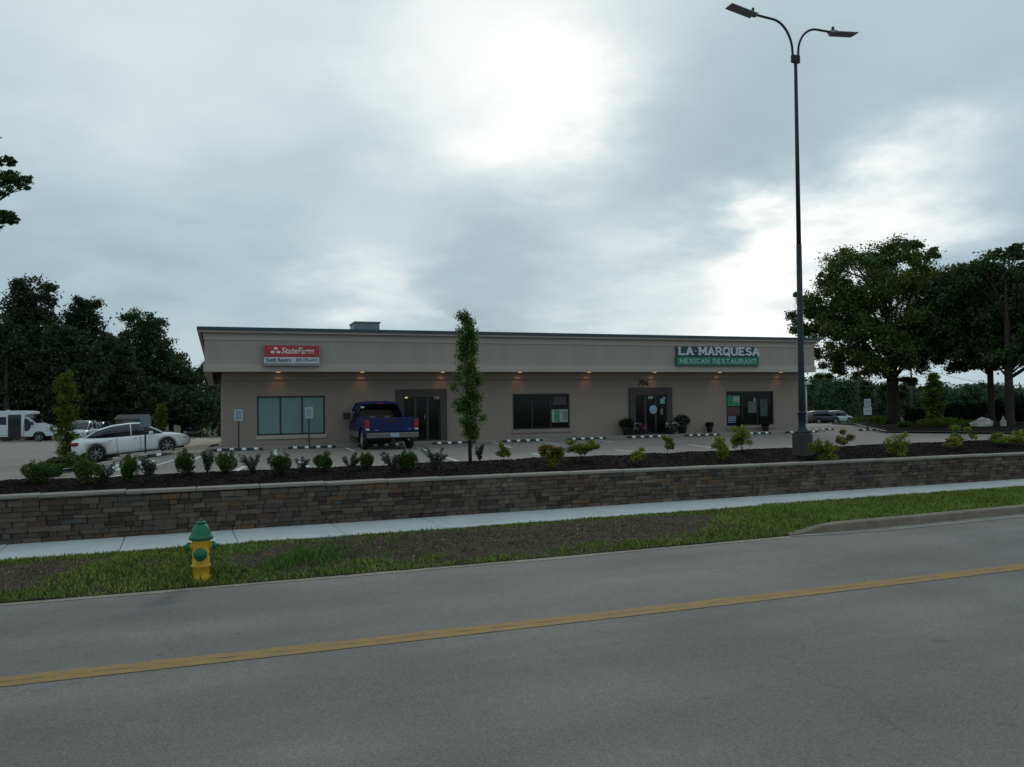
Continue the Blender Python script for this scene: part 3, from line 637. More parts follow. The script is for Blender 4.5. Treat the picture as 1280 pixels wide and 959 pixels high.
def slab_text(name, txt, mt, parent, px0, px1, py0, py1, yl, th=.2, depth=.03, dot=None, each=False):
    a = face(px0, py0, yl); b = face(px1, py1, yl); gap = .34; tw = sum(WD.get(c, .25) + gap for c in txt) - gap; sx_ = (b[0] - a[0]) / tw; sz_ = a[1] - b[1]; x_ = a[0]
    m_ = MB().m(mt); kk = 0
    for c in txt:
        if each and c != ' ' and m_ is None: m_ = MB().m(mt)
        if c == ' ':
            if dot: d_ = MB().m(mt); d_.box(x_ + .0 * sx_, x_ + .16 * sx_, yl - depth, yl, b[1] + sz_ * .42, b[1] + sz_ * .58); d_.build('letter_dot', None, parent)
            x_ += (.25 + gap) * sx_; continue
        for (p, q) in GL[c]:
            P_ = Vector((x_ + p[0] * sx_, b[1] + p[1] * sz_)); Q_ = Vector((x_ + q[0] * sx_, b[1] + q[1] * sz_)); d_ = (Q_ - P_).normalized(); nn = Vector((-d_.y, d_.x)) * th * sz_ / 2; ex = d_ * th * sz_ * .35; P_ -= ex; Q_ += ex
            kk += 1; dy = .0006 * (kk % 5)
            m_.prism([(P_ + nn)[:], (P_ - nn)[:], (Q_ - nn)[:], (Q_ + nn)[:]], -(yl - depth - dy), -yl, T=Matrix(((1, 0, 0, 0), (0, 0, -1, 0), (0, 1, 0, 0), (0, 0, 0, 1))))
        for s_ in SER[c]:
            cx_ = x_ + s_[0] * sx_; cz = b[1] + s_[1] * sz_; kk += 1; m_.box(cx_ - .19 * sx_, cx_ + .19 * sx_, yl - depth - .004 - .0005 * (kk % 4), yl, cz - th * .33 * sz_, cz + th * .33 * sz_)
        x_ += (WD[c] + gap) * sx_
        if each: m_.build('letter', None, parent); m_ = None
    if not each: return m_.build(name, None, parent)
m_gback = mat('dark_sign_backing', (.035, .05, .055), .6); m_gs = mat('green_sign_face', (.012, .13, .085), .5); m_lb2 = mat('pale_blue_letters', (.48, .54, .58), .5); m_lg = mat('pale_green_letters', (.22, .44, .36), .5)
e, a0, a1, z0, z1 = signbox('restaurant_sign', (845.5, 432), (949, 457.5), 'green and white slab-letter restaurant sign on the right of the fascia', .18)
TY = YF - .18; zm = face(897, 446, TY)[1]
bx('lower_cabinet', m_gs, e, a0, a1, TY, YF - .002, z0, zm - .005, bev=.015); bx('upper_backing', m_gback, e, a0 + .05, a1 - .02, YF - .08, YF - .002, zm, z1 - .03, bev=.01)
slab_text('lettering', 'LA MARQUESA', m_lb2, e, 848.5, 947, 434.5, 444, YF - .082, th=.27, depth=.08, dot=True, each=True)
slab_text('lettering', 'MEXICAN RESTAURANT', m_lg, e, 850, 945.5, 448.8, 454.2, TY - .001, th=.26, depth=.012, each=True)
# kerb and walk in front of the building
m_walk = mat('front_walk_concrete', (.24, .215, .19), .9, var=.12, vscale=1, fine=.08)
m_tan = mat('tan_walk_concrete', (.30, .245, .18), .9, var=.15, vscale=.8, fine=.08, fscale=30)
wk = MB().m(m_walk); Mb = Minv.inverted()
V = []; xs_ = np.linspace(-1.2, BL + 1, 30)
ring = []
for x_ in xs_:
    q = Mb @ Vector((x_, 0, 0)); zl = lot(q.x, q.y)
    ring.append([(Mb @ Vector((x_, -.75, 0))).to_2d().to_3d() + Vector((0, 0, zl - .05)), (Mb @ Vector((x_, -.75, 0))).to_2d().to_3d() + Vector((0, 0, zl + .10)), (Mb @ Vector((x_, -.72, 0))).to_2d().to_3d() + Vector((0, 0, zl + .12)),
                 (Mb @ Vector((x_, -.004, 0))).to_2d().to_3d() + Vector((0, 0, zl + .12)), (Mb @ Vector((x_, -.004, 0))).to_2d().to_3d() + Vector((0, 0, zl - .05))])
wk.loft(ring, smooth=False); wk.build('front_walk', None, None, kind='structure')
def patch(name, pxs, mt, dz, thick, zf=lot, sub=6, **k):
    """raised slab with the outline given by four ground points"""
    P_ = [hit(*q, zf) for q in pxs]; b = MB().m(mt); g = []
    for i in range(sub + 1):
        row = []
        for j in range(sub + 1):
            s_, t_ = j / sub, i / sub; q = (P_[0].lerp(P_[1], s_)).lerp(P_[3].lerp(P_[2], s_), t_); row.append(b.bm.verts.new((q.x, q.y, zf(q.x, q.y) + dz)))
        g.append(row)
    for i in range(sub):
        for j in range(sub): b._f([g[i][j], g[i][j + 1], g[i + 1][j + 1], g[i + 1][j]])
    edge = [g[0][j] for j in range(sub + 1)] + [g[i][sub] for i in range(1, sub + 1)] + [g[sub][j] for j in range(sub - 1, -1, -1)] + [g[i][0] for i in range(sub - 1, 0, -1)]
    low = [b.bm.verts.new((v.co.x, v.co.y, v.co.z - thick)) for v in edge]
    for i in range(len(edge)): j = (i + 1) % len(edge); b._f([edge[i], edge[j], low[j], low[i]])
    return b.build(name, None, None, **k)
patch('side_walk', ((214, 569), (254, 569.5), (277, 552), (246, 549)), m_tan, .10, .16, kind='structure')
patch('side_walk', ((140, 577.5), (213, 568.8), (225, 563.5), (150, 572)), m_walk, .09, .15, kind='structure')
# parking lines
for a, b, w_ in (((344, 571), (344, 562), .12), ((443, 564), (424, 557.5), .12), ((521, 560), (537, 563.5), .12), ((558, 572), (585, 581), .12), ((665, 567), (712, 577), .12), ((612, 552), (640, 560), .12),
                 ((668, 551), (700, 556), .12), ((730, 547.5), (765, 553), .12), ((770, 562.5), (835, 571), .12), ((905, 566), (935, 571), .12), ((195, 582), (218, 575), .12), ((236, 579), (252, 570), .12),
                 ((293, 590), (306, 583), .14), ((385, 584), (374, 577), .14), ((432, 560), (424, 557.5), .12), ((600, 548), (618, 552), .1), ((860, 556), (905, 562), .12), ((1000, 565), (1040, 570), .1)):
    ground_line(a, b, w_)
for i in range(4): ground_line((132 + i * 14, 590 - i * 1.5), (150 + i * 14, 580 - i * 1.5), .16)
ground_line((128, 582), (178, 574), .12); ground_line((135, 597), (190, 588), .12)
m_blue = wornpaint('worn_blue_paint', (.10, .16, .32), (.20, .195, .19), .42)
ground_line((160, 582), (176, 577), .8, 'painted_bay_symbol', m_blue, .004)
# wheel stops
m_rub = mat('black_rubber_stop', (.018, .024, .026), .7); m_refl = mat('white_stop_stripe', (.66, .68, .68), .5)
ws = empty('wheel_stop'); b = MB().m(m_rub); sec = [(-.075, 0), (-.075, .05), (-.045, .10), (.045, .10), (.075, .05), (.075, 0)]
b.loft([[(x_, y_, z_) for y_, z_ in sec] for x_ in (-.91, -.88, .88, .91)], smooth=False); b.build('rubber_body', None, ws)
for i in range(4):
    xc = -.66 + i * .44; b = MB().m(m_refl); o = .003
    b.loft([[(x_, y_, z_) for y_, z_ in ((-.078, .022), (-.078, .05), (-.047, .103), (.047, .103), (.044, .097), (-.043, .097), (-.073, .048), (-.073, .022))] for x_ in (xc - .075, xc + .075)], smooth=False); b.build('reflective_stripe', None, ws)
names = ['before the white sedan', 'before the left signpost', 'left of the blue pickup', 'in front of the blue pickup', 'before the dark double door', 'just right of the slim tree',
         'below the middle dark window', 'left of the restaurant door planters', 'before the restaurant door', 'before the lone small pot', 'below the poster window', 'just right of the lamp post base', 'at the foot of the right-hand parking sign']
for i, (px, py) in enumerate(((172, 573), (298, 565), (390, 560.5), (None, None), (550, 552.5), (623, 549.2), (696, 546.8), (763, 544.6), (832, 542.8), (895, 541), (956, 539.5), (1024, 538.2), (1092, 538.5))):
    if px is None:
        q = Mb @ Vector((face(470, 550)[0], -1.0, 0)); q.z = lot(q.x, q.y)
    else:
        lx, lz = face(px, py); q = hit(px, py, lot)
        if i not in (0, 11, 12): qq = Minv @ q; q = Mb @ Vector((qq.x, -1.0, 0)); q.z = lot(q.x, q.y)
    o = ws if i == 0 else copy_tree(ws); o.location = q; o.rotation_euler = (0, 0, rzb)
    if i == 0: o.rotation_euler = (0, R(-4), rzb)
    tag(o, 'black rubber wheel stop with four white stripes ' + names[i], 'wheel stop', 'black and white wheel stops')
# ------------------------------------------------------------------ stone retaining wall
wallo = empty('stone_wall', (0, c_swb(0), 0), 0, 'low mixed-colour ledgestone retaining wall with pale cap along the pavement', 'wall')
WY = c_swb(0)
WX = list(np.linspace(-30, 45, 76))
b = MB().m(mat('wall_core_mortar', (.045, .038, .033), .95)); b.loft([[(x, c_swb(x) + .05 - WY, -.05), (x, c_swb(x) + .05 - WY, CAP(x) - .085), (x, c_swb(x) + .33 - WY, CAP(x) - .085), (x, c_swb(x) + .33 - WY, -.05)] for x in WX], smooth=False)
b.build('core', None, wallo)
SCOL = [((.094, .074, .060), 30), ((.112, .090, .073), 28), ((.130, .105, .084), 14), ((.060, .047, .040), 22), ((.135, .080, .050), 6), ((.078, .074, .070), 6), ((.098, .066, .050), 14), ((.15, .125, .100), 6)]
SM = []
for i, (c, wt) in enumerate(SCOL):
    m_ = mat('ledgestone_%d' % i, c, .9, var=.22, vscale=5, bump=.7, bscale=14, fine=.22, fscale=50, spec=.2); SM += [m_] * wt
SMESH = {}
def stone_mesh(mt, v):
    k = (mt.name, v)
    if k not in SMESH:
        b = MB().m(mt); b.box(-.5, .5, -.5, .5, -.5, .5, bev=.07); rnd = random.Random(v)
        for vt in b.bm.verts: vt.co += Vector((rnd.uniform(-.025, .025), rnd.uniform(-.12, .12), rnd.uniform(-.05, .05)))
        SMESH[k] = b.mesh('stone')
    return SMESH[k]
stones = []
x = -12.; cols_h = {}
# coursed pieces: vertical "panels" of 0.6 m, each a ledge stack with its own course heights, interlocked by overhangs
row_top = lambda x: CAP(x) - .085
z = .0; r_i = 0
rows = []
while z < .83:
    h = random.choice([.07, .085, .10, .115]); rows.append((z, h)); z += h
for (z0_, h) in rows:
    x = -13 + random.uniform(0, .3)
    while x < 34:
        wd_ = random.choice([.12, .16, .2, .22, .26, .30, .36])
        xc = x + wd_ / 2; hh_ = min(h, row_top(xc) - z0_)
        if hh_ > .025:
            if random.random() < .12 and wd_ > .2 and hh_ > .09:      # two thin pieces in place of one
                stones.append([xc, z0_ + hh_ * .26, wd_, hh_ * .5, random.uniform(0, .035)]); stones.append([xc, z0_ + hh_ * .76, wd_, hh_ * .48, random.uniform(0, .035)])
            else: stones.append([xc, z0_ + hh_ / 2, wd_, hh_, random.uniform(0, .035)])
        x += wd_
# some stones taller than one course: split rows locally by replacing pairs
def place(s_): xc, zc_, wd_, hh_, pr = s_; return Vector((xc, c_swb(xc) - WY + .05 - .025 - pr / 2, zc_))
stones.sort(key=lambda s_: (Vector((s_[0], c_swb(s_[0]), 0)).length))
ang = math.atan(.3745); inview = [s_ for s_ in stones if -9.2 < s_[0] < 15]
shown = set(id(s_) for s_ in inview[:298]); rest = MB()
for s_ in stones:
    mt = random.choice(SM); v = random.randrange(4); me = stone_mesh(mt, v); T = Matrix.Translation(place(s_)) @ Matrix.Rotation(ang, 4, 'Z') @ Matrix.Diagonal((s_[2] * 1.065 - .005, .06 + s_[4], s_[3] - .004, 1))
    if id(s_) in shown:
        o = bpy.data.objects.new('stone', me); col.objects.link(o); o.parent = wallo; o.matrix_local = T
    else:
        k0 = len(rest.bm.verts); rest.m(mt); kf = len(rest.bm.faces); rest.bm.from_mesh(me); rest.bm.verts.ensure_lookup_table(); rest.bm.faces.ensure_lookup_table()
        for i in range(k0, len(rest.bm.verts)): rest.bm.verts[i].co = T @ rest.bm.verts[i].co
        for i in range(kf, len(rest.bm.faces)): rest.bm.faces[i].material_index = rest.cur
rest.build('far_stones', None, wallo, kind='stuff')
m_cap = mat('pale_cap_stone', (.21, .187, .158), .85, var=.15, vscale=2.5, fine=.12, fscale=40, bump=.35, bscale=25)
x = -13.3
while x < 34:
    wd_ = random.uniform(.95, 1.25); xc = x + wd_ / 2; b = MB().m(m_cap); b.box(-wd_ / 2 / math.cos(ang) + .004, wd_ / 2 / math.cos(ang) - .004, -.165, .17, -.028, .028, bev=.012)
    for vt in b.bm.verts: vt.co.z += .004 * noise.noise(vt.co * 4 + Vector((x, 0, 0)))
    o = b.build('cap_stone', None, wallo); o.matrix_local = Matrix.Translation((xc, c_swb(xc) + .115 - WY, CAP(xc) - .054 + random.uniform(-.003, .003))) @ Matrix.Rotation(ang, 4, 'Z') @ Matrix.Rotation(random.uniform(-.004, .004), 4, 'Y'); x += wd_
# mulch bed
m_mul = mat('dark_bark_mulch', (.013, .0098, .0085), .95, var=.4, vscale=1.5, fine=.5, fscale=30, bump=1, bscale=35, spec=.03)
def mz(x, y): return mulch_z(x, y) + .035 * noise.noise(Vector((x * 1.3, y * 1.3, 0))) + .012 * noise.noise(Vector((x * 9, y * 9, 0)))
strip('mulch_bed', lambda x: c_swb(x) + .27, lambda x: c_crest(x) + .95, lambda x, y, t: mz(x, y), list(np.linspace(-30, 45, 420)), 40, m_mul, kind='structure')
pts = []
for _ in range(22000):
    x = random.uniform(-13, 20); y = random.uniform(c_swb(x) + .3, c_crest(x) + .5); pts.append((x, y, mz(x, y) + .004))
scatter_bits('bark_mulch', pts, .010, .032, mat('bark_chip', (.015, .011, .0095), .95, isl=.6, spec=.03), 'dark bark mulch chips covering the raised bed', 'mulch', flat=.45)
# ------------------------------------------------------------------ foliage tools
def leaf_mesh(name, C, size, mt, up=.3, mi=None, aspect=.55, droop=0.):
    """one folded four-cornered leaf at each centre C"""
    C = np.asarray(C, float); n_ = len(C); s = (size * rng.uniform(.65, 1.35, n_))[:, None]
    a = rng.normal(size=(n_, 3)); a[:, 2] -= droop; a /= np.linalg.norm(a, axis=1)[:, None]
    nrm = rng.normal(size=(n_, 3)); nrm[:, 2] = np.abs(nrm[:, 2]) + up; b = np.cross(nrm, a); b /= np.linalg.norm(b, axis=1)[:, None]; nn = np.cross(a, b)
    V = np.stack([C - a * s * .5, C + b * s * aspect * .5 + nn * s * .10 - a * s * .05, C + a * s * .5, C - b * s * aspect * .5 + nn * s * .10 - a * s * .05], 1).reshape(-1, 3)
    F = np.arange(n_ * 4).reshape(-1, 4)
    return np_mesh(name, V, F, mt if isinstance(mt, list) else [mt], False, mi)
def ball_pts(n_, c, r, shell=.35):
    d = rng.normal(size=(n_, 3)); d /= np.linalg.norm(d, axis=1)[:, None]; k = (shell + (1 - shell) * rng.random(n_)) ** (1 / 2.2)
    return np.asarray(c) + d * k[:, None] * np.asarray(r)
m_bark = mat('grey_brown_bark', (.042, .035, .030), .95, var=.3, vscale=3, bump=1, bscale=18, spec=.1, stretch=(1, 1, .25))
m_stem = mat('brown_stem', (.05, .035, .025), .9)
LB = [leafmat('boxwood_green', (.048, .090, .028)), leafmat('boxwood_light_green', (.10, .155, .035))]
LR = [leafmat('rose_dark_leaf', (.060, .085, .058), .3), leafmat('rose_red_leaf', (.10, .045, .038), .25)]
LY = [leafmat('yellow_green_leaf', (.25, .28, .055), .45), leafmat('lime_leaf', (.145, .21, .040), .45), leafmat('orange_tip_leaf', (.22, .12, .035), .4)]
ALLSH = []
def root_at(name, q, label, cat, group=None, rz=None):
    return empty(name, q, random.uniform(0, 6.28) if rz is None else rz, label, cat, group)
def boxwood(q, h, w_, label, light=.3, seed=0, top=0):
    e = root_at('boxwood_shrub', q, label, 'shrub', 'round green shrubs in the raised bed', 0)
    C = []
    for k in range(9):
        a = random.uniform(0, 6.28); rr = random.uniform(.1, .30) * w_; cc = (math.cos(a) * rr, math.sin(a) * rr, h * random.uniform(.38, .70)); kk = random.uniform(.7, 1.25); C.append(ball_pts(int(520 * kk), cc, (w_ * .25 * kk, w_ * .25 * kk, h * .29 * kk), .45))
    C.append(ball_pts(800, (0, 0, h * .45), (w_ * .42, w_ * .42, h * .45), .5)); C += [ball_pts(26, (random.uniform(-.35, .35) * w_, random.uniform(-.3, .3) * w_, h * random.uniform(.85, 1.05)), (.03, .03, .06), 0) for _ in range(7)]
    if top: C.append(ball_pts(160, (top * w_, 0, h * 1.02), (.05, .05, h * .22), .2))
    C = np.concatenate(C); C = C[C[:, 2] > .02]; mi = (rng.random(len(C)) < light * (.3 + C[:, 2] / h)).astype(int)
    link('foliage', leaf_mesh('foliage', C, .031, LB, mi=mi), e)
    b = MB().m(m_stem)
    for k in range(6): a = k * 1.05; b.tube([(0, 0, -.05), (math.cos(a) * w_ * .12, math.sin(a) * w_ * .12, h * .3), (math.cos(a) * w_ * .3, math.sin(a) * w_ * .3, h * .7)], [.009, .006, .003], 5)
    b.build('stems', None, e); return e
def rose(q, h, w_, label, red=.15, dens=1.):
    e = root_at('rose_bush', q, label, 'shrub', 'spindly rose bushes in the raised bed', 0)
    b = MB().m(m_stem); C = []
    for k in range(int(9 * dens) + 2):
        a = random.uniform(0, 6.28); ex = Vector((math.cos(a) * w_ * random.uniform(.15, .55), math.sin(a) * w_ * random.uniform(.15, .5), h * random.uniform(.6, 1.05)))
        md = Vector((ex.x * .4, ex.y * .4, ex.z * .55)); b.tube([(0, 0, -.03), md, ex], [.007, .005, .002], 4)
        for t in np.linspace(.25, 1, 9):
            p = (Vector((0, 0, 0)).lerp(md, t * 2) if t < .5 else md.lerp(ex, t * 2 - 1)); C.append(ball_pts(7 if t < .6 else 12, p, (.05, .05, .045), 0))
    b.build('stems', None, e); C = np.concatenate(C); mi = (rng.random(len(C)) < red * (C[:, 2] / h * 1.6)).astype(int)
    link('foliage', leaf_mesh('foliage', C, .040, LR, mi=mi), e); return e
def loose(q, h, w_, label, orange=.05, lime=.35, lobes=None, trunk=.28):
    e = root_at('young_shrub', q, label, 'shrub', 'loose yellow green shrubs in the raised bed', 0)
    b = MB().m(m_stem); C = []
    lobes = lobes or [(0, .68, 1.)]
    for (lx, lz, ls) in lobes:
        for k in range(11):
            a = random.uniform(0, 6.28); r_ = w_ * .42 * ls * random.uniform(.4, 1); ex = Vector((lx * w_ + math.cos(a) * r_, math.sin(a) * r_, h * (lz + random.uniform(-.34, .30) * ls)))
            b.tube([(0, 0, -.05), (lx * w_ * .4, 0, h * trunk), ex], [.010, .007, .003], 5); C.append(ball_pts(80, ex, (w_ * .19, w_ * .19, h * .15), 0))
    b.build('stems', None, e); C = np.concatenate(C); r_ = rng.random(len(C)); mi = np.where(r_ < orange * (C[:, 2] / h) * 1.5, 2, np.where(r_ > 1 - lime, 1, 0))
    link('foliage', leaf_mesh('foliage', C, .058, LY, mi=mi), e); return e
def size_at(q, hp, wp): k = q.y / FPX; return hp * k, wp * k
for (px, py, hp, wp, lb, li, tp) in (
    (230, 594, 28, 25, 'pointed-top green shrub below the gap between white sedan and building', .15, .05), (284, 591.5, 24, 25, 'light green round shrub with one tall shoot, below the left signpost', .6, .25),
    (350, 592, 25, 30, 'widest dark round boxwood shrub, below the teal window', .12, 0), (405, 588.5, 21, 25, 'round boxwood shrub between teal window and blue pickup', .35, .1),
    (458, 586, 19, 20, 'small bright round shrub below the left rear wheel of the blue pickup', .5, 0), (508, 586, 21, 26, 'bushy round shrub below the right rear wheel of the blue pickup', .35, 0),
    (110, 605, 32, 36, 'broad yellowish bush low at the left, below the rear wheel of the white sedan', .8, 0), (50, 604, 26, 40, 'broad dark green bush nearest the left edge of the bed', .3, 0),
    (163, 602, 30, 24, 'upright two-tone shrub below the doors of the white sedan', .45, -.1)):
    q = hit(px, py, mz); h, w_ = size_at(q, hp, wp); boxwood(q, h, w_, lb, li, top=tp)
for (px, py, hp, wp, lb, rd, dn) in (
    (259, 592, 27, 20, 'upright wiry rose bush directly left of the light green round shrub', .12, 1.2), (316, 592, 22, 30, 'low spreading rose bush with reddish tips beside the light green round shrub', .35, .9), (132, 603, 22, 28, 'sparse dark rose bush beside the broad yellowish bush', .2, .8),
    (185, 602, 27, 26, 'leafy dark rose bush right of the upright two-tone shrub', .2, 1.3), (376, 590, 17, 26, 'thin nearly leafless rose bush just right of the widest boxwood', .5, .5), (438, 589, 20, 34, 'dark rose bush left of the small bright round shrub', .1, 1.0),
    (491, 589, 24, 30, 'greyish rose bush leaning against the bushy round shrub', .1, 1.2), (545, 587, 26, 36, 'dark two-lobed rose bush left of the slim tree', .05, 1.3), (600, 577, 20, 10, 'thin dark sprig beside the trunk of the slim tree', .1, .6), (236, 593, 12, 14, 'tiny sprig at the foot of the pointed-top shrub', .3, .4)):
    q = hit(px, py, mz); h, w_ = size_at(q, hp, wp); rose(q, h, w_, lb, rd * .45, dn)
for (px, py, hp, wp, lb, og, lm, lob) in (
    (630, 578, 24, 20, 'upright shrub with bare foot just right of the slim tree', .1, .5, None), (690, 585, 27, 26, 'orange-tipped straggly shrub below the middle dark window', .5, .4, [(-.2, .75, .8), (.3, .72, .45), (.05, .35, .5)]),
    (727, 574, 24, 32, 'two-headed lime shrub just left of the restaurant door', .1, .7, [(-.18, .70, 1), (.35, .75, .6)]), (796, 581, 22, 24, 'low yellow shrub below the left planter of the restaurant door', .05, .25, [(0, .6, 1)]),
    (834, 568, 21, 17, 'small leaning shrub below the restaurant door', .05, .6, [(.15, .72, .9)]), (901, 574, 27, 22, 'pale yellow shrub below the poster window, left of the tall leafy one', .05, .15, [(0, .6, 1), (.1, .3, .5)]),
    (928, 564, 29, 28, 'tall leafy bright shrub with thin bare trunk below the poster window', .05, .45, [(0, .68, 1.1), (-.15, .5, .7)]), (1030, 576, 28, 28, 'leafy shrub right beside the lamp post concrete base', .05, .5, [(-.3, .7, .7), (.15, .5, 1)]),
    (1056, 563, 24, 24, 'orange-topped upright shrub second right of the lamp post base', .55, .35, [(0, .7, .9)]), (1120, 571, 30, 30, 'round yellow shrub below the thick maple trunk', .03, .3, [(0, .6, 1.1), (0, .3, .7)]),
    (1203, 557, 24, 26, 'bright green shrub standing below the pale boulder', 0, .8, [(.05, .6, 1.1)]), (1190, 562, 16, 24, 'low straggly pale shrub in front of the bright green one', .3, .1, [(0, .6, 1)]), (1268, 557, 21, 34, 'wide yellow green shrub at the right edge of the frame', .02, .3, [(-.2, .55, 1), (.3, .55, 1)]),
    (1246, 556, 15, 20, 'small low shrub left of the wide yellow one at the right edge', .02, .3, [(0, .55, 1)])):
    q = hit(px, py, mz); h, w_ = size_at(q, hp, wp); loose(q, h, w_, lb, og, lm, lob)
# slim columnar trees
def columnar(q, h, w_, label, leaves_, mi_light, nl=5200, base=.12, lean=0., twin=False, size=.075):
    e = root_at('columnar_tree', q, label, 'tree', None, 0); b = MB().m(m_bark)
    b.tube([(0, 0, -.1), (lean * .3, 0, h * .3), (lean * .6, .02, h * .65), (lean, 0, h * .98)], [.045, .036, .022, .008], 7); C = []
    prof = lambda t: (.30 + .9 * math.sin(min(1, t * 1.9) * math.pi * .5)) * (1 if t < .55 else (1 - .62 * ((t - .55) / .45) ** 1.4))
    for k in range(84):
        t = base + (1 - base) * (k + random.random()) / 84; a = random.uniform(0, 6.28); rr = w_ * .5 * prof(t) * random.uniform(.15, .95) * (.85 + .2 * math.sin(k * .55))
        p0 = (lean * t, 0, h * (t - .10)); ex = (lean * t + math.cos(a) * rr, math.sin(a) * rr, h * t); b.tube([p0, ex], [.010, .004], 4)
        C.append(np.asarray(ex) + rng.normal(size=(nl // 84, 3)) * (w_ * .085, w_ * .085, h * .017))
    b.build('trunk', None, e); C = np.concatenate(C); mi = (rng.random(len(C)) < mi_light).astype(int)
    link('crown', leaf_mesh('crown', C, size, leaves_, mi=mi), e); return e
LC = [leafmat('columnar_green', (.065, .125, .038), .45), leafmat('columnar_yellow_green', (.15, .20, .045), .45)]
LC2 = [leafmat('young_yellow_crown', (.12, .15, .018), .4), leafmat('young_green_crown', (.06, .10, .02), .4)]
q = hit(588, 578.5, mz); h, w_ = size_at(q, 186, 36)
columnar(q, h, w_, 'slim columnar green tree standing in the raised bed right of the blue pickup', LC, .35, 11500, lean=-.06, base=.16, size=.056)
def mound(q, h, w_, label, cat, leaves_, light=.5, n_=2600, size=.06, name='low_shrub', group=None):
    e = root_at(name, q, label, cat, group, 0); C = []
    for k in range(7): a = random.uniform(0, 6.28); C.append(ball_pts(n_ // 7, (math.cos(a) * w_ * .3, math.sin(a) * w_ * .22, h * random.uniform(.3, .62)), (w_ * .26, w_ * .22, h * .38), .35))
    C = np.concatenate(C); C = C[C[:, 2] > 0]; mi = (rng.random(len(C)) < light).astype(int); link('foliage', leaf_mesh('foliage', C, size, leaves_, mi=mi), e)
    b = MB().m(m_stem)
    for k in range(5): a = k * 1.25; b.tube([(0, 0, -.05), (math.cos(a) * w_ * .25, math.sin(a) * w_ * .2, h * .6)], [.02, .006], 5)
    b.build('stems', None, e); return e
# island bed at the left with its own kerb
patch('island_bed', ((34, 597), (112, 583), (150, 571.5), (72, 574)), m_mul, .10, .15, kind='structure')
ground_line((30, 600.5), (112, 586), .14, 'island_kerb', mat('pale_kerb', (.26, .24, .20), .9, var=.15, vscale=2), .11); ground_line((112, 586), (205, 568.5), .14, 'island_kerb', MATS['pale_kerb'], .11)
q = hit(84, 577, lot); h, w_ = size_at(q, 110, 34); columnar(q, h, w_, 'yellow green columnar tree left of the white sedan', LC2, .35, 6000, base=.06, size=.085, lean=-.15)
q = hit(201, 547, lot); q = at(201, 541, 44); q.z = lot(q.x, q.y); h, w_ = size_at(q, 54, 17); columnar(q, h, w_, 'small yellow green columnar tree behind the hood of the white sedan', LC2, .2, 3500, base=.08, size=.09)
for px, py, hp, wp, lb, li in ((74, 590, 22, 34, 'low green shrub under the yellow green columnar tree', .6), (98, 588, 26, 30, 'taller bush between columnar tree and white sedan', .5), (63, 596, 16, 26, 'low shrub at the left tip of the island bed', .3)):
    q = hit(px, py, lot); h, w_ = size_at(q, hp, wp); mound(q, h, w_, lb, 'shrub', LB, li, name='island_shrub')

# ------------------------------------------------------------------ trees
def tree(name, q, label, cat, blobs, trunk_h, trunk_r, leaves_, n_leaves, size, light=.3, group=None, fork=None, shell=.25, cl_r=.16, n_cl=70, droop=0., lean=0., gap=.0, lightf=None, branches=26, flat=1.):
    """blobs: (x, y, z, rx, ry, rz, weight) in metres from the foot; leaves gather in small clusters inside them"""
    e = root_at(name, q, label, cat, group, 0); C = []; cents = []; wsum = sum(b[6] for b in blobs)
    for b_ in blobs:
        for k in range(max(2, int(n_cl * b_[6] / wsum))):
            cents.append((ball_pts(1, b_[:3], b_[3:6], shell)[0], min(b_[3], b_[5])))
    per = n_leaves // len(cents)
    for c_, r_ in cents:
        rr = min(r_ * cl_r * 2, 1.6 if name != 'street_tree' else .24) * random.uniform(.6, 1.3); m_ = int(per * random.uniform(.6, 1.4)); C.append(ball_pts(int(m_ * .6), c_, (rr, rr, rr * .7 * flat), 0)); C.append(np.asarray(c_) + np.clip(rng.normal(size=(int(m_ * .4), 3)), -1.35, 1.35) * (rr * .8, rr * .8, rr * .55 * flat))
    C = np.concatenate(C)
    if lightf is not None: mi = (rng.random(len(C)) < lightf(C)).astype(int)
    else:
        zmin, zmax = C[:, 2].min(), C[:, 2].max(); mi = (rng.random(len(C)) < light).astype(int)
    link('crown', leaf_mesh('crown', C, size, leaves_, mi=mi, droop=droop), e)
    b = MB().m(m_bark); top = Vector((lean, 0, trunk_h)); fork = fork or trunk_h * .5
    b.tube([(0, 0, -.4), (0, 0, .05), (0, 0, .5), (lean * .3, 0, fork), (lean * .7, 0, (fork + trunk_h) / 2), top], [trunk_r * 1.9, trunk_r * 1.45, trunk_r * 1.08, trunk_r * .95, trunk_r * .55, trunk_r * .12], 12)
    random.shuffle(cents)
    for c_, r_ in cents[:branches]:
        c_ = Vector(c_); t = random.uniform(.05, .75); p0 = Vector((lean * .3, 0, fork)).lerp(top, t); 
        if p0.z > c_.z: p0 = Vector((lean * .3, 0, fork * random.uniform(.85, 1.05)))
        md = p0.lerp(c_, .5) + Vector((0, 0, .12 * (c_ - p0).length)); b.tube([p0, md, c_], [trunk_r * .34 * (1 - t * .5), trunk_r * .2, trunk_r * .06], 6)
    b.build('trunk', None, e); return e
LM = [leafmat('maple_dark_green', (.062, .110, .036), .45), leafmat('maple_yellow_green', (.20, .22, .045), .5)]
LD = [leafmat('shade_dark_green', (.056, .090, .038), .4), leafmat('shade_green', (.080, .145, .046), .45)]
LF = [leafmat('wood_dark_green', (.046, .066, .038), .3, .4), leafmat('wood_green', (.070, .120, .048), .35, .4)]
LF2 = [leafmat('far_haze_green', (.055, .088, .060), .25, .35), leafmat('far_haze_green_light', (.080, .13, .062), .3, .35)]  # distance haze is put into the leaf colour as a paler, bluer green
k50 = .050
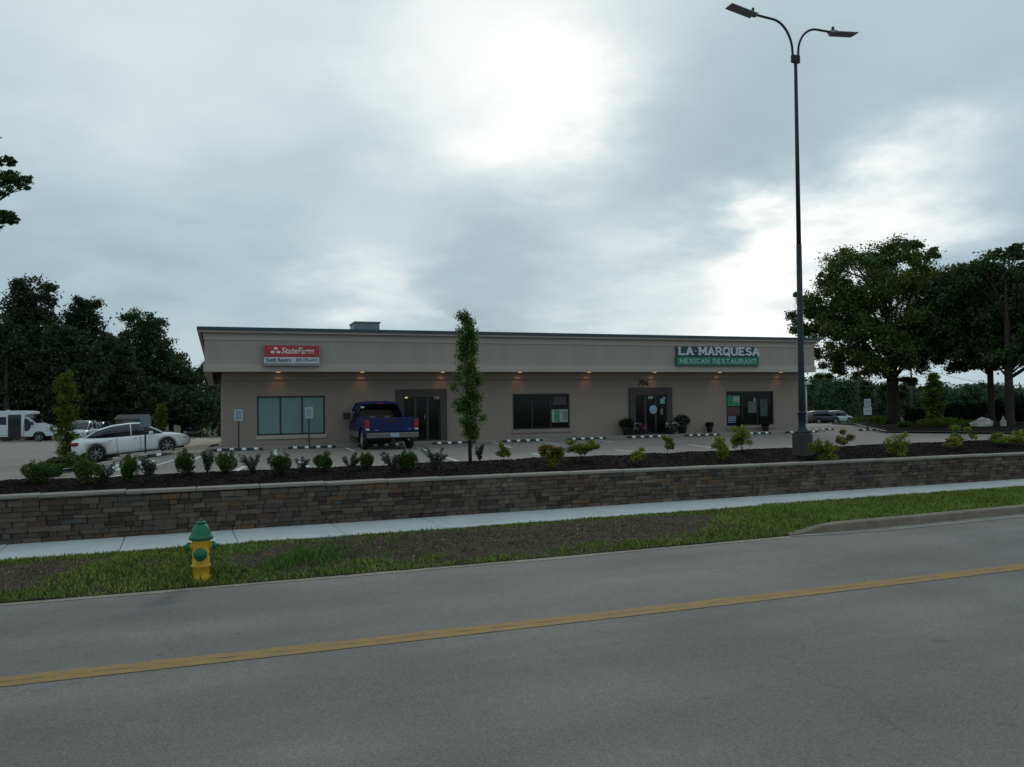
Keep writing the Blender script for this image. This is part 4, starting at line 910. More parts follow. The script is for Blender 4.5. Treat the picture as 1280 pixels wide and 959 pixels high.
def B(px, py, rpx, rpy, d, base, wt=1, ryf=.9, f=1.0):
    """one lobe of a crown: centre and half sizes as read from the photograph, put at the tree's own distance"""
    c = at(px, py, d + f); return (c.x - base.x, c.y - base.y, c.z - base.z, rpx * d / FPX, rpx * d / FPX * ryf, rpy * d / FPX, wt)
# the big maple at the right of the building
q = at(1117, 531, 50); q.z = lot(q.x, q.y)
bl = [B(1075, 350, 48, 40, 50, q, 3, f=-1), B(1120, 335, 42, 36, 50, q, 3, f=1), B(1148, 322, 16, 24, 50, q, .9), B(1043, 385, 42, 36, 50, q, 2.4, f=0), B(1016, 405, 30, 22, 50, q, 1.2), B(1050, 430, 44, 32, 50, q, 2.2), B(1035, 458, 28, 18, 50, q, 1.0), B(1010, 385, 22, 14, 50, q, .6),
      B(1110, 400, 52, 44, 50, q, 3.6), B(1160, 380, 44, 46, 50, q, 2.8), B(1170, 430, 42, 26, 50, q, 1.6), B(1130, 446, 46, 22, 50, q, 1.6), B(1180, 345, 22, 16, 50, q, .8), B(1040, 335, 10, 12, 50, q, .35), B(1090, 470, 30, 10, 50, q, .5), B(1095, 318, 30, 16, 50, q, .8), B(1100, 440, 40, 30, 50, q, 2.2, f=-2), B(1060, 410, 36, 30, 50, q, 1.6, f=-2), B(1135, 420, 40, 34, 50, q, 2, f=-2), B(1185, 405, 30, 34, 50, q, 1.6), B(1088, 488, 26, 10, 50, q, .6), B(1132, 484, 30, 12, 50, q, .8), B(1140, 305, 10, 9, 50, q, .3), B(1168, 318, 9, 9, 50, q, .25), B(1058, 318, 8, 8, 50, q, .25), B(1030, 350, 9, 9, 50, q, .3), B(998, 372, 8, 7, 50, q, .25)]
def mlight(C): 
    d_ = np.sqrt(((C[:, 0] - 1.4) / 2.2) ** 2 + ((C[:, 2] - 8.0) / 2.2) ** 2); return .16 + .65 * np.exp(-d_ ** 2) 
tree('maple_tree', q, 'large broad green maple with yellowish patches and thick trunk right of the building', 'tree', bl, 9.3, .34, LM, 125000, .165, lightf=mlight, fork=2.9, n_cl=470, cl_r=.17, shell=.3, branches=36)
# two darker trees with flat spreading crowns at the right edge
q = at(1240, 536, 47); q.z = lot(q.x, q.y)
bl = [B(1215, 372, 46, 34, 47, q, 2.6), B(1200, 410, 60, 36, 47, q, 3.4), B(1245, 395, 56, 44, 47, q, 3.4), B(1205, 446, 62, 18, 47, q, 2.2), B(1250, 440, 48, 22, 47, q, 2), B(1180, 430, 42, 24, 47, q, 1.6), B(1240, 350, 26, 22, 47, q, 1.0), B(1178, 375, 32, 30, 47, q, 1.8), B(1205, 350, 30, 24, 47, q, 1.4)]
tree('shade_tree', q, 'dark spreading tree, thinner trunk of the pair behind the pale boulder', 'tree', bl, 8.0, .17, LD, 72000, .20, fork=3.2, n_cl=300, cl_r=.20, branches=34)
q = at(1263, 541, 44); q.z = lot(q.x, q.y)
bl = [B(1232, 345, 30, 24, 44, q, 1.2), B(1262, 335, 34, 26, 44, q, 1.5), B(1252, 316, 12, 9, 44, q, .3), B(1270, 312, 10, 9, 44, q, .3), B(1215, 338, 12, 10, 44, q, .3), B(1285, 365, 44, 30, 44, q, 2), B(1290, 410, 66, 42, 44, q, 3.6), B(1270, 440, 60, 22, 44, q, 2.2), B(1330, 390, 50, 50, 44, q, 2.4), B(1255, 385, 36, 30, 44, q, 1.6), B(1345, 440, 50, 20, 44, q, 1.2)]
tree('shade_tree', q, 'dark spreading tree with bluish forked trunk at the right edge beside the boulder', 'tree', bl, 8.6, .21, LD, 60000, .19, fork=3.0, n_cl=300, cl_r=.20, branches=40)
# overhanging street tree at the far left (its trunk is out of the frame)
qx, qy = -15.6, 19.5; q = Vector((qx, qy, .55)); bl = []
for px, py, rx, ry, wt in ((8, 203, 16, 6, 1.3), (14, 224, 22, 9, 2.4), (-6, 236, 26, 10, 2), (28, 234, 9, 4, .8), (0, 270, 24, 6, 2.0), (12, 276, 16, 4, 1.2), (-20, 285, 20, 8, .9), (-60, 225, 60, 45, 3), (-70, 330, 40, 45, 2), (-6, 388, 9, 14, .35), (-110, 180, 90, 70, 5), (-120, 290, 70, 70, 4)):
    bl.append(B(px, py, rx, ry, 19.5, q, wt, ryf=.6, f=0))
tree('street_tree', q, 'near tree whose leafy branch tips reach in from the left edge', 'tree', bl, 6.8, .14, [leafmat('near_leaf_green', (.070, .115, .050), .5), leafmat('near_leaf_light', (.10, .15, .05), .45)], 16000, .085, fork=2.4, n_cl=420, cl_r=.24, branches=70, light=.25, flat=.7, shell=.2, droop=.4)
# wood at the left
woods = ((38, 346, 40, 84, 'tallest rounded dark tree at the left, directly behind the minibus', 1.0, 0), (106, 364, 30, 88, 'dark narrow-topped tree second from the left, behind the yellow columnar tree', .8, 0), (8, 395, 26, 78, 'dark tree cut by the left edge, behind the minibus rear', .9, 0), (84, 402, 50, 80, 'lower bushy tree filling the gap between the two tallest dark trees', 1.2, .25),
         (180, 386, 40, 92, 'tall open-crowned tree above the roof of the white sedan', .7, .5), (140, 420, 36, 84, 'mid-height tree left of the open-crowned tree', .9, .3), (214, 432, 34, 96, 'mid-height tree above the hood of the white sedan', .7, .3), (247, 452, 32, 100, 'bright-leaved tree nearest the left corner of the building', .6, .65), (275, 459, 30, 108, 'green tree half hidden behind the left corner of the building', .5, .5),
         (60, 455, 60, 80, 'wide low tree behind the columnar tree and minibus', 1.2, .1), (165, 470, 56, 84, 'wide low dark tree behind the white sedan roof', 1.0, .15), (-45, 400, 45, 82, 'dark tree just beyond the left edge of the frame', 1.0, .1), (229, 480, 40, 90, 'low dark tree behind the parked cars beside the building corner', .8, .3))
for (px, top, hw_, d, lb, dens, li) in woods:
    q = at(px, 535, d); q.z = lot(q.x, q.y); bl = []; k = d / FPX; yb = 534; H = yb - top
    for j in range(11):
        t = (j + .4) / 11; rw = hw_ * (.62 + .42 * math.sin(min(1, t * 1.25) * math.pi * .75)) * random.uniform(.82, 1.12) * (1 - .50 * max(0, (t - .6) / .4) ** 2); y_ = yb - H * (.04 + t * .90)
        for s_ in (-1, 1): bl.append(B(px + s_ * rw * .38 + random.uniform(-3, 3), y_ + random.uniform(-4, 4), rw * .60, H * .075, d, q, rw))
    tree('woodland_tree', q, lb, 'tree', bl, H * k * .85, .28, LF, int(26000 * (hw_ / 34) * (H / 160)), .33, light=li, group='trees of the wood on the left', fork=H * k * .3, n_cl=int(200 * dens + 160), cl_r=.34, branches=14, shell=.2)
# undergrowth closing the foot of the wood
C = []
for k in range(60): x_ = random.uniform(-66, -22); y_ = 92 + random.uniform(-6, 4); C.append(ball_pts(380, (x_, y_, lot(x_, y_) + random.uniform(.5, 5.)), (2.6, 1.6, 1.9), .2))
C = np.concatenate(C); link('undergrowth', leaf_mesh('undergrowth', C, .42, [LF[0], LF[1]], mi=(rng.random(len(C)) < .2).astype(int)), None, label='dark mass of undergrowth along the foot of the left wood', cat='undergrowth', kind='stuff')
# far tree line at the right
rt = []
xx = 985
names_ = ['beside the building end, far off', 'above the dark parked car', 'above the white parked estate car', 'left of the parking sign', 'behind the parking sign', 'left of the maple trunk', 'right of the maple trunk', 'behind the thin utility pole', 'left of the yellow columnar tree', 'behind the yellow columnar tree',
          'in the gap right of the yellow columnar tree', 'in the middle of the right-hand gap', 'left of the thinner shade trunk', 'between the two shade trunks', 'behind the bluish forked trunk', 'at the right edge of the frame', 'just outside the right edge']
tops = [470, 466, 470, 474, 468, 476, 478, 474, 480, 478, 481, 482, 478, 480, 486, 487, 486]
for i, (nm, tp) in enumerate(zip(names_, tops)):
    px = 998 + i * 19; d = 150 + (i * 37) % 50; q = at(px, 520, d); q.z = lot(q.x, q.y) - .1; bl = []; c0 = at(px, tp, d); H = c0.z - q.z; 
    for j in range(5): bl.append((random.uniform(-1.8, 1.8), random.uniform(-1, 1), H * (.25 + .14 * j), 2.6 - .25 * j, 2., H * .17, 1))
    tree('distant_tree', q, 'distant haze-tinted tree ' + nm, 'tree', bl, H * .8, .2, LF2, 5200, .55, light=.2 + .4 * ((i * 7) % 5) / 5, group='far tree line on the right', fork=H * .3, n_cl=60, cl_r=.42, branches=6)
C = []
for k in range(90): x_ = random.uniform(38, 170); y_ = random.uniform(205, 240); C.append(ball_pts(120, (x_, y_, lot(x_, y_) + random.uniform(1, 7.0)), (6, 3, 2.4), .2))
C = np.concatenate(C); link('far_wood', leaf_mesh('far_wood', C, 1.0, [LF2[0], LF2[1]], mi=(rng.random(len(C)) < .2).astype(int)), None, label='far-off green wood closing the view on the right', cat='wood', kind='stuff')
C = []
for k in range(160): x_ = random.uniform(-420, 420); y_ = random.uniform(380, 430); C.append(ball_pts(70, (x_, y_, lot(x_, 210) + random.uniform(1, 9)), (14, 5, 4.5), .2))
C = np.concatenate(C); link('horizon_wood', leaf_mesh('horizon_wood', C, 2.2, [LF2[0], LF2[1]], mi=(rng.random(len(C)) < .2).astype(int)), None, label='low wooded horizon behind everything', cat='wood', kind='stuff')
# planting beyond the lot at the right
patch('planting_bed', ((1108, 541.3), (1420, 545), (1330, 523), (1040, 530.5)), m_mul, .10, .16, sub=14, kind='structure')
ground_line((1040, 531), (1108, 542.5), .15, 'bed_kerb', MATS['pale_kerb'], .13); ground_line((1108, 542.5), (1420, 546), .15, 'bed_kerb', MATS['pale_kerb'], .13)
patch('grass_bank', ((1010, 529), (1105, 532), (1280, 524.5), (1010, 521)), mat('mown_bank_grass', (.045, .065, .024), .95, var=.35, vscale=.8, fine=.3, fscale=10, spec=.1), .05, .1, sub=10, kind='structure')
def lz(x, y): return lot(x, y) + .10
LK = [leafmat('yew_dark', (.012, .020, .010), .1), leafmat('yew_green', (.020, .034, .014), .1)]
for px, py, hp, wp, lb in ((1146, 531, 22, 30, 'dark round bush between the maple trunk and the yellow columnar tree'), (1196, 532, 28, 36, 'dark bush just right of the yellow columnar tree'), (1222, 532, 27, 30, 'dark bush behind the pale boulder'), (1252, 535, 30, 30, 'dark bush between the two shade trunks'), (1282, 536, 32, 34, 'dark bush at the right edge of the frame')):
    q = at(px, py, 46 + (px % 5)); q.z = lz(q.x, q.y); h, w_ = size_at(q, hp, wp); mound(q, h, w_, lb, 'shrub', LK, .3, 3600, .12, 'dark_bush', 'dark bushes behind the boulder')
q = at(1168, 535, 45); q.z = lz(q.x, q.y); h, w_ = size_at(q, 64, 26); columnar(q, h, w_, 'yellow green columnar tree between the maple and the shade trees', LC2, .45, 5200, base=.06, size=.13)
for px, py, hp, wp, lb, L_, li in ((1178, 541, 13, 56, 'low ground cover shrub along the kerb under the columnar tree', LC2, .6), (1086, 530, 10, 46, 'low yellow green shrub left of the maple trunk', LC2, .4), (1216, 543, 8, 16, 'small pale green plant left of the boulder', LB, .9), (1132, 537, 7, 22, 'low dark plant at the foot of the maple', LB, .2)):
    q = at(px, py, 43 if py > 535 else 50); q.z = lz(q.x, q.y); h, w_ = size_at(q, hp, wp); mound(q, h, w_, lb, 'shrub', L_, li, 2000, .09, 'ground_cover')
def rock(q, w_, h, label, c):
    b = MB().m(c); bmesh.ops.create_icosphere(b.bm, subdivisions=3, radius=1)
    for v in b.bm.verts: v.co *= 1 + .5 * noise.noise(v.co * 1.3 + Vector((w_ * 3, 0, 0))) + .16 * noise.noise(v.co * 3.2); v.co = Vector((v.co.x * w_ / 2, v.co.y * w_ / 3, max(-.15, v.co.z) * h))
    for f in b.bm.faces: f.smooth = False
    return b.build('boulder', None, None, label=label, cat='rock') if False else tag(b.build('boulder'), label, 'rock')
m_rock = mat('pale_boulder', (.30, .285, .27), .9, var=.3, vscale=2, bump=.6, bscale=8, spec=.2)
q = at(1229, 543, 42.5); q.z = lz(q.x, q.y); o = rock(q, 1.15, .42, 'large pale grey boulder at the kerb in front of the dark bushes', m_rock); o.location = q
q = at(1254.5, 543, 42.3); q.z = lz(q.x, q.y); o = rock(q, .32, .45, 'small upright pale rock right of the large boulder', m_rock); o.location = q
q = at(1129, 531, 47); q.z = lz(q.x, q.y); o = rock(q, .5, .2, 'small flat pale rock at the foot of the maple', m_rock); o.location = q

# ------------------------------------------------------------------ lamp post
q = hit(1003.5, 569, mz); LPk = q.y / FPX
lp = empty('lamp_post', q, math.atan(.36), 'very tall dark double-armed lamp post on a square concrete base', 'street lamp')
m_steel = mat('dark_green_steel', (.014, .024, .032), .6, metal=.0, spec=.3); m_cb = mat('dark_cast_concrete', (.050, .044, .040), .9, var=.2, vscale=3, bump=.3, bscale=20, fine=.12, fscale=30)
CBH = 27.5 * LPk; s = .185
bx('concrete_base', m_cb, lp, -s, s, -s, s, -.3, CBH, bev=.03)
ztop = at(996.3, 74, q.y).z - q.z
# the post leans a little, as the photograph shows
tpx = at(995.6, 74, q.y).x - at(1004, 539, q.y).x
Ml = Matrix.Translation((0, 0, 0))
def PT(f): return Vector((tpx * f * .94, -tpx * f * .34, CBH + (ztop - CBH) * f))
b = MB().m(m_steel); b.lathe([(.19, CBH + .002), (.19, CBH + .03), (.14, CBH + .07), (.10, CBH + .13), (.092, CBH + .17), (.092, CBH + .48), (.115, CBH + .50), (.115, CBH + .53), (.088, CBH + .56)], 16); b.build('base_flange', None, lp)
b = MB().m(m_steel); b.tube([PT(0) + Vector((0, 0, .08)), PT(.12), PT(.5)], [.088, .082, .068], 12); b.tube([PT(.499), PT(1)], [.060, .042], 12); b.build('pole', None, lp)
b = MB().m(m_steel); tp = PT(1); b.box(tp.x - .12, tp.x + .12, tp.y - .045, tp.y + .045, tp.z - .10, tp.z + .10, bev=.01); b.build('arm_bracket', None, lp)
m_fx = mat('grey_led_housing', (.22, .24, .25), .5, metal=.3); m_dl = mat('unlit_led_lens', (.22, .19, .22), .5)
for s_ in (-1, 1):
    b = MB().m(m_steel); a = tp + Vector((s_ * .09, 0, .02)); H_ = .93 if s_ < 0 else .86; Lx = 1.08 if s_ < 0 else 1.02; path = []
    for i in range(13):
        t = i / 12 * math.pi / 2; path.append(a + Vector((s_ * .62 * (1 - math.cos(t)) * 1.0, 0, .15 + (H_ - .15) * math.sin(t))))
    path = [a + Vector((0, 0, -.1))] + path + [path[-1] + Vector((s_ * (Lx - .62), 0, .03 if s_ < 0 else 0))]
    b.tube(path, .030, 8); arm = b.build('arm', None, lp)
    f = empty('lamp_head'); f.parent = lp; f.location = path[-1]; f.rotation_euler = (R(0), R(10 if s_ < 0 else -6), 0)
    b = MB().m(m_fx); b.box(min(0, s_ * .24), max(0, s_ * .24), -.08, .08, -.05, .03, bev=.015); b.build('driver_housing', None, f)
    b = MB().m(m_fx); b.box(min(s_ * .10, s_ * .86), max(s_ * .10, s_ * .86), -.15, .15, -.058, -.028, bev=.010); b.build('led_panel', None, f)
    b = MB().m(m_dl); b.box(min(s_ * .28, s_ * .82), max(s_ * .28, s_ * .82), -.12, .12, -.063, -.0585); b.build('lens', None, f)
    b = MB().m(mat('black_photocell', (.02, .02, .02), .5)); b.lathe([(.035, .05), (.04, .10), (.032, .14)], 10, (s_ * .14, 0, 0)); b.build('photocell', None, f)
# ------------------------------------------------------------------ hydrant
q = hit(251.5, 724.5, verge_z); hy = empty('fire_hydrant', q, R(17), 'yellow fire hydrant with green bonnet and caps on the grass verge', 'fire hydrant')
m_hy = mat('hydrant_yellow', (.56, .34, .022), .55, var=.25, vscale=7, bump=.15, bscale=30, fine=.1, fscale=25, spec=.35); m_hg = mat('hydrant_green', (.008, .125, .062), .5, var=.25, vscale=8, spec=.35, fine=.1, fscale=25)
b = MB().m(m_hy); b.lathe([(.130, -.03), (.130, .015), (.104, .022), (.100, .04), (.100, .155), (.116, .165), (.116, .19), (.103, .20), (.104, .47), (.112, .49), (.116, .499)], 24); b.build('barrel', None, hy)
b = MB().m(m_hg); b.lathe([(.124, .500), (.142, .508), (.146, .535), (.134, .552), (.122, .565), (.114, .60), (.100, .645), (.078, .680), (.058, .692), (.050, .700), (.058, .704), (.060, .722), (.05, .730), (.03, .733)], 24); b.build('bonnet', None, hy)
b = MB().m(m_hg); b.lathe([(.024, .733), (.022, .762)], 5, smooth=False); b.build('operating_nut', None, hy)
for a, r_, nm in ((90, .068, 'pumper_cap'), (180, .043, 'hose_cap'), (0, .043, 'hose_cap')):
    big = a == 90; T = Matrix.Rotation(R(a + 90), 4, 'Z') @ Matrix.Rotation(R(90), 4, 'X') if False else Matrix.Rotation(R({90: 0, 180: -90, 0: 90}[a]), 4, 'Z') @ Matrix.Rotation(R(90), 4, 'X')
    zz = .335 if big else .425
    b = MB().m(m_hy); b.lathe([(r_ * 1.05, .06), (r_ * 1.05, .125), (r_ * 1.12, .128)], 18, (0, 0, zz), T=T); b.build('nozzle', None, hy)
    b = MB().m(m_hg); b.lathe([(r_ * 1.16, .129), (r_ * 1.2, .135), (r_ * 1.15, .160), (r_ * .7, .178), (.018, .182), (.018, .21)], 18, (0, 0, zz), T=T); b.build(nm, None, hy)
b = MB().m(mat('hydrant_chain', (.08, .07, .05), .6, metal=.6))
for s_ in (-1, 1): b.tube([(s_ * .10, -.08, .34), (s_ * .135, -.07, .25), (s_ * .155, -.04, .28), (s_ * .165, 0, .40)], .006, 5)
b.build('chain', None, hy)
b = MB().m(m_hy)
for i in range(8): a = i * math.pi / 4 + .2; b.lathe([(.012, .02), (.012, .045)], 6, (math.cos(a) * .118, math.sin(a) * .118, 0))
b.build('flange_bolt', None, hy)

hy.scale = (1, 1, 1)
# ------------------------------------------------------------------ vehicles (x forward, y left, z up; origin on the ground amidships)
m_tyre = mat('tyre_rubber', (.014, .014, .014), .85); m_rim = mat('alloy_rim', (.34, .35, .36), .35, metal=.7); m_blk = mat('black_trim', (.012, .012, .013), .5); m_cg = mat('car_glass', (.010, .013, .017), .05, spec=.7)
m_tl = mat('tail_light_red', (.22, .010, .012), .2); m_hl = mat('headlight_glass', (.45, .47, .48), .15); m_chr = mat('chrome', (.5, .5, .5), .2, metal=1); m_ub = mat('underbody', (.01, .01, .01), .9)
def wheel(parent, x, y, r, wd_=.21, spokes=7, rimc=None):
    e = empty('wheel'); e.parent = parent; e.location = (x, y, r); s_ = 1 if y > 0 else -1; T = Matrix.Rotation(R(-90 * s_), 4, 'X')   # +z turns outwards
    b = MB().m(m_tyre); b.lathe([(r * .70, -wd_ * .5), (r * .93, -wd_ * .5), (r, -wd_ * .36), (r, wd_ * .36), (r * .94, wd_ * .5), (r * .70, wd_ * .5), (r * .67, wd_ * .30)], 28, T=T); b.build('tyre', None, e)
    b = MB().m(rimc or m_rim); b.lathe([(r * .69, wd_ * .2), (r * .70, wd_ * .47), (r * .66, wd_ * .47), (r * .645, wd_ * .1)], 28, T=T); b.lathe([(r * .17, wd_ * .1), (r * .15, wd_ * .42), (r * .05, wd_ * .45)], 12, T=T)
    for k in range(spokes):
        a = k * 2 * math.pi / spokes; M_ = T @ Matrix.Rotation(a, 4, 'Z'); b.box(r * .12, r * .665, -r * .055, r * .055, wd_ * .22, wd_ * .40, T=M_, bev=.006)
    b.m(m_blk); b.lathe([(r * .64, wd_ * .0), (r * .64, wd_ * .12)], 20, T=T); b.build('rim', None, e); return e
def vehicle(name, label, group, spec, paint, loc, rz, pitch=0.):
    """spec: lower body stations (x, half width, bottom, shoulder z, deck z), glasshouse stations (x, half width low, half width high, z low, z high)"""
    e = empty(name, loc, rz, label, spec.get('cat', 'car'), group); e.rotation_euler = (0, -pitch, rz)
    rings = []
    for (x, hw_, zb, zs_, zd) in spec['body']:
        rings.append([(x, -hw_ * .86, zb), (x, -hw_ * .97, zb + .06), (x, -hw_, zb + (zs_ - zb) * .45), (x, -hw_ * .985, zs_ - .05), (x, -hw_ * .93, zs_ + .01), (x, -hw_ * .72, zd), (x, -hw_ * .3, zd + .015), (x, hw_ * .3, zd + .015), (x, hw_ * .72, zd), (x, hw_ * .93, zs_ + .01),
                      (x, hw_ * .985, zs_ - .05), (x, hw_, zb + (zs_ - zb) * .45), (x, hw_ * .97, zb + .06), (x, hw_ * .86, zb)])
    b = MB().m(paint); b.loft(rings); body = b.build('body', None, e)
    md = body.modifiers.new('s', 'SUBSURF'); md.levels = 1; md.render_levels = 1
    bpy.context.view_layer.update(); nm = bpy.data.meshes.new_from_object(body.evaluated_get(bpy.context.evaluated_depsgraph_get())); body.modifiers.clear(); body.data = nm
    cut = []
    for (x, r) in spec['wheels']:
        for s_ in (-1, 1):
            b = MB().m(m_ub); T = Matrix.Rotation(R(-90 * s_), 4, 'X'); b.lathe([(r * 1.17, 0), (r * 1.17, .34)], 32, (x, s_ * (spec['hw'] - .30), r * 1.02), T=T, smooth=True); cut.append(b.mesh('c'))
    boolean_cut(body, cut)
    for (x, r) in spec['wheels']:
        for s_ in (-1, 1): wheel(e, x, s_ * (spec['hw'] - .125), r, spokes=spec.get('spokes', 7))
    g = spec['cabin']; rings = []
    for (x, wl, wh, zl, zh) in g: rings.append([(x, -wl, zl), (x, -(wl * .35 + wh * .65), zl + (zh - zl) * .72), (x, -wh, zh - .02), (x, -wh * .55, zh + .025), (x, wh * .55, zh + .025), (x, wh, zh - .02), (x, (wl * .35 + wh * .65), zl + (zh - zl) * .72), (x, wl, zl)])
    ng = len(g)
    gb = MB().m(m_cg); gb.m(paint); gb.m(m_cg); roof = spec['roof']                      # material slots: 0 glass, 1 paint
    gb.loft(rings, mi=lambda i, j: 1 if (j in (2, 3, 4) and roof[0] <= i < roof[1]) or (spec.get('solid') and spec['solid'][0] <= i < spec['solid'][1]) else 0, cap=False); cabin = gb.build('glasshouse', None, e)
    # pillars
    for (i0, i1) in spec['pillars']:
        for s_ in (-1, 1):
            def pt(i, top):
                x, wl, wh, zl, zh = g[i]; return Vector((x, s_ * ((wh if top else wl) + .004), (zh - .01) if top else zl))
            m_ = [pt(i0, False), pt(i1, True)]; md_ = m_[0].lerp(m_[1], .6) + Vector((0, s_ * .03, .0)); b = MB().m(paint); b.tube([m_[0], md_, m_[1]], .028, 6); b.build('pillar', None, e)
    for nm_, mt_, boxes in spec['details']:
        for bb in boxes:
            b = MB().m(mt_); bev = bb[6] if len(bb) > 6 else .01; b.box(*bb[:6], bev=bev); b.build(nm_, None, e)
    bx('underbody', m_ub, e, spec['body'][0][0] + .3, spec['body'][-1][0] - .3, -spec['hw'] + .35, spec['hw'] - .35, .17, .45)
    return e
def both(x0, x1, y0, y1, z0, z1, bev=.01): return [(x0, x1, y0, y1, z0, z1, bev), (x0, x1, -y1, -y0, z0, z1, bev)]
sedan = dict(hw=.92, body=[(-2.44, .60, .40, .78, .84), (-2.38, .74, .30, .86, .98), (-2.15, .85, .24, .90, 1.03), (-1.7, .91, .20, .92, 1.04), (-.9, .93, .18, .93, .98), (.3, .93, .18, .91, .94), (1.05, .92, .18, .89, .95), (1.6, .91, .19, .84, .90), (2.1, .86, .22, .74, .80), (2.38, .74, .26, .62, .68), (2.47, .55, .32, .55, .58)],
             wheels=[(-1.45, .345), (1.45, .345)], cabin=[(-1.95, .60, .55, .98, 1.03), (-1.35, .78, .58, .94, 1.30), (-.75, .83, .60, .93, 1.43), (0, .84, .61, .92, 1.46), (.45, .83, .60, .91, 1.43), (.85, .81, .62, .92, 1.22), (1.30, .74, .70, .93, .96)], roof=(1, 4), pillars=[(0, 1), (6, 4), (3, 3)],
             details=[('door_handle', m_chr, both(-.95, -.78, .925, .945, .80, .83) + both(.02, .20, .925, .945, .79, .82)), ('wing_mirror', mat('white_car_paint', (.76, .79, .80), .25, spec=.5, coat=.6), both(.72, .90, .88, 1.06, .92, 1.05, .03)), ('headlight', m_hl, both(1.98, 2.30, .60, .80, .62, .70, .03)), ('tail_light', m_tl, both(-2.42, -2.12, .58, .845, .74, .88, .03)),
                      ('sill_trim', m_blk, both(-1.0, 1.0, .88, .915, .20, .25)), ('grille', m_blk, [(2.36, 2.47, -.42, .42, .36, .60, .02)]), ('door_seam', m_blk, both(-.62, -.61, .90, .932, .28, .92, 0) + both(.34, .35, .90, .932, .28, .90, 0)),
                      ('windscreen_pillar_trim', m_blk, both(-.66, -.60, .78, .812, .96, 1.2, .005))])
m_wp = MATS['white_car_paint']
a = hit(125, 577.5, lambda x, y: .15); a = at(125, 577, 33.0); f_ = at(213, 564, 34.2); rzc = math.atan2(f_.y - a.y, f_.x - a.x); mid = (a + f_) / 2
# ground under the car follows lot(); set height by it
zc0 = lot(a.x, a.y); zc1 = lot(f_.x, f_.y)
print('sedan', a, f_, (f_ - a).length, zc0, zc1)
vehicle('white_sedan', 'white four-door sedan parked nose to the right at the left of the lot', None, sedan, m_wp, (mid.x - .12, mid.y, (zc0 + zc1) / 2), rzc, math.atan2(zc1 - zc0, (f_ - a).length)).scale = (.91, .94, .95)
# suv / estate
def suv(paint): return dict(hw=.93, body=[(-2.28, .72, .42, .80, .92), (-2.22, .86, .30, .95, 1.02), (-1.9, .92, .25, .98, 1.04), (-1.2, .94, .22, .98, 1.03), (.3, .94, .22, .97, 1.0), (1.0, .93, .22, .96, 1.04), (1.6, .91, .24, .92, 1.0), (2.05, .86, .28, .82, .9), (2.25, .70, .34, .66, .7)], wheels=[(-1.38, .36), (1.36, .36)],
    cabin=[(-2.22, .80, .74, 1.0, 1.05), (-2.0, .84, .66, 1.0, 1.55), (-1.2, .86, .68, .99, 1.68), (0, .87, .69, .98, 1.70), (.45, .86, .68, .98, 1.66), (.85, .84, .70, .99, 1.40), (1.25, .80, .76, 1.0, 1.04)], roof=(1, 4), pillars=[(1, 1), (2, 2), (3, 3), (6, 4), (0, 1)],
    details=[('headlight', m_hl, both(1.9, 2.2, .55, .82, .66, .80, .03)), ('tail_light', m_tl, both(-2.30, -2.10, .62, .86, .82, 1.05, .03)), ('wing_mirror', paint, both(.72, .9, .9, 1.1, 1.0, 1.14, .03)), ('grille', m_blk, [(2.16, 2.26, -.5, .5, .5, .72, .02)]), ('bumper', m_blk, [(2.1, 2.3, -.7, .7, .30, .44, .03), (-2.33, -2.15, -.75, .75, .36, .50, .03)])])
def park(name, label, spec, paint, px, py, d, rz, group=None):
    q = at(px, py, d); q.z = lot(q.x, q.y); print(label, q, 'row', py, 'needs z', at(px, py, d).z); return vehicle(name, label, group, spec, paint, q, rz)
m_sil = mat('silver_car_paint', (.22, .24, .26), .3, metal=.4, coat=.5); m_dark = mat('dark_car_paint', (.014, .015, .02), .35, coat=.1); m_wp2 = mat('white_suv_paint', (.42, .46, .50), .3, coat=.5)
park('parked_suv', 'white sport utility car behind the yellow columnar tree', suv(m_wp2), m_wp2, 102, 546, 66, R(-78), 'cars parked along the wood')
park('parked_estate', 'dark grey estate car just behind the tail of the white sedan', suv(m_dark), m_dark, 120, 545, 74, R(-82), 'cars parked along the wood')
0 and park('parked_van', 'pale van half hidden behind the yellow columnar tree', suv(m_sil), m_sil, 88, 545, 64, R(200), 'cars parked along the wood')
park('parked_sedan', 'dark car facing the camera with pale headlights beyond the nose of the white sedan', sedan | dict(details=[('headlight', m_hl, both(2.1, 2.42, .55, .80, .60, .72, .03)), ('grille', m_blk, [(2.36, 2.47, -.42, .42, .36, .60, .02)])]), m_dark, 243, 539, 88, R(-75), 'cars parked along the wood')
park('parked_estate', 'white estate car parked far off right of the lamp post', suv(m_wp2), m_wp2, 1046, 528, 108, R(25), 'cars far off right of the building')
park('parked_estate', 'dark car parked far off left of the white estate car', suv(m_dark), m_dark, 1028, 528, 106, R(20), 'cars far off right of the building')
park('parked_estate', 'dark car parked far off, half hidden by the building end', suv(m_dark), m_dark, 1012, 528, 109, R(20), 'cars far off right of the building')
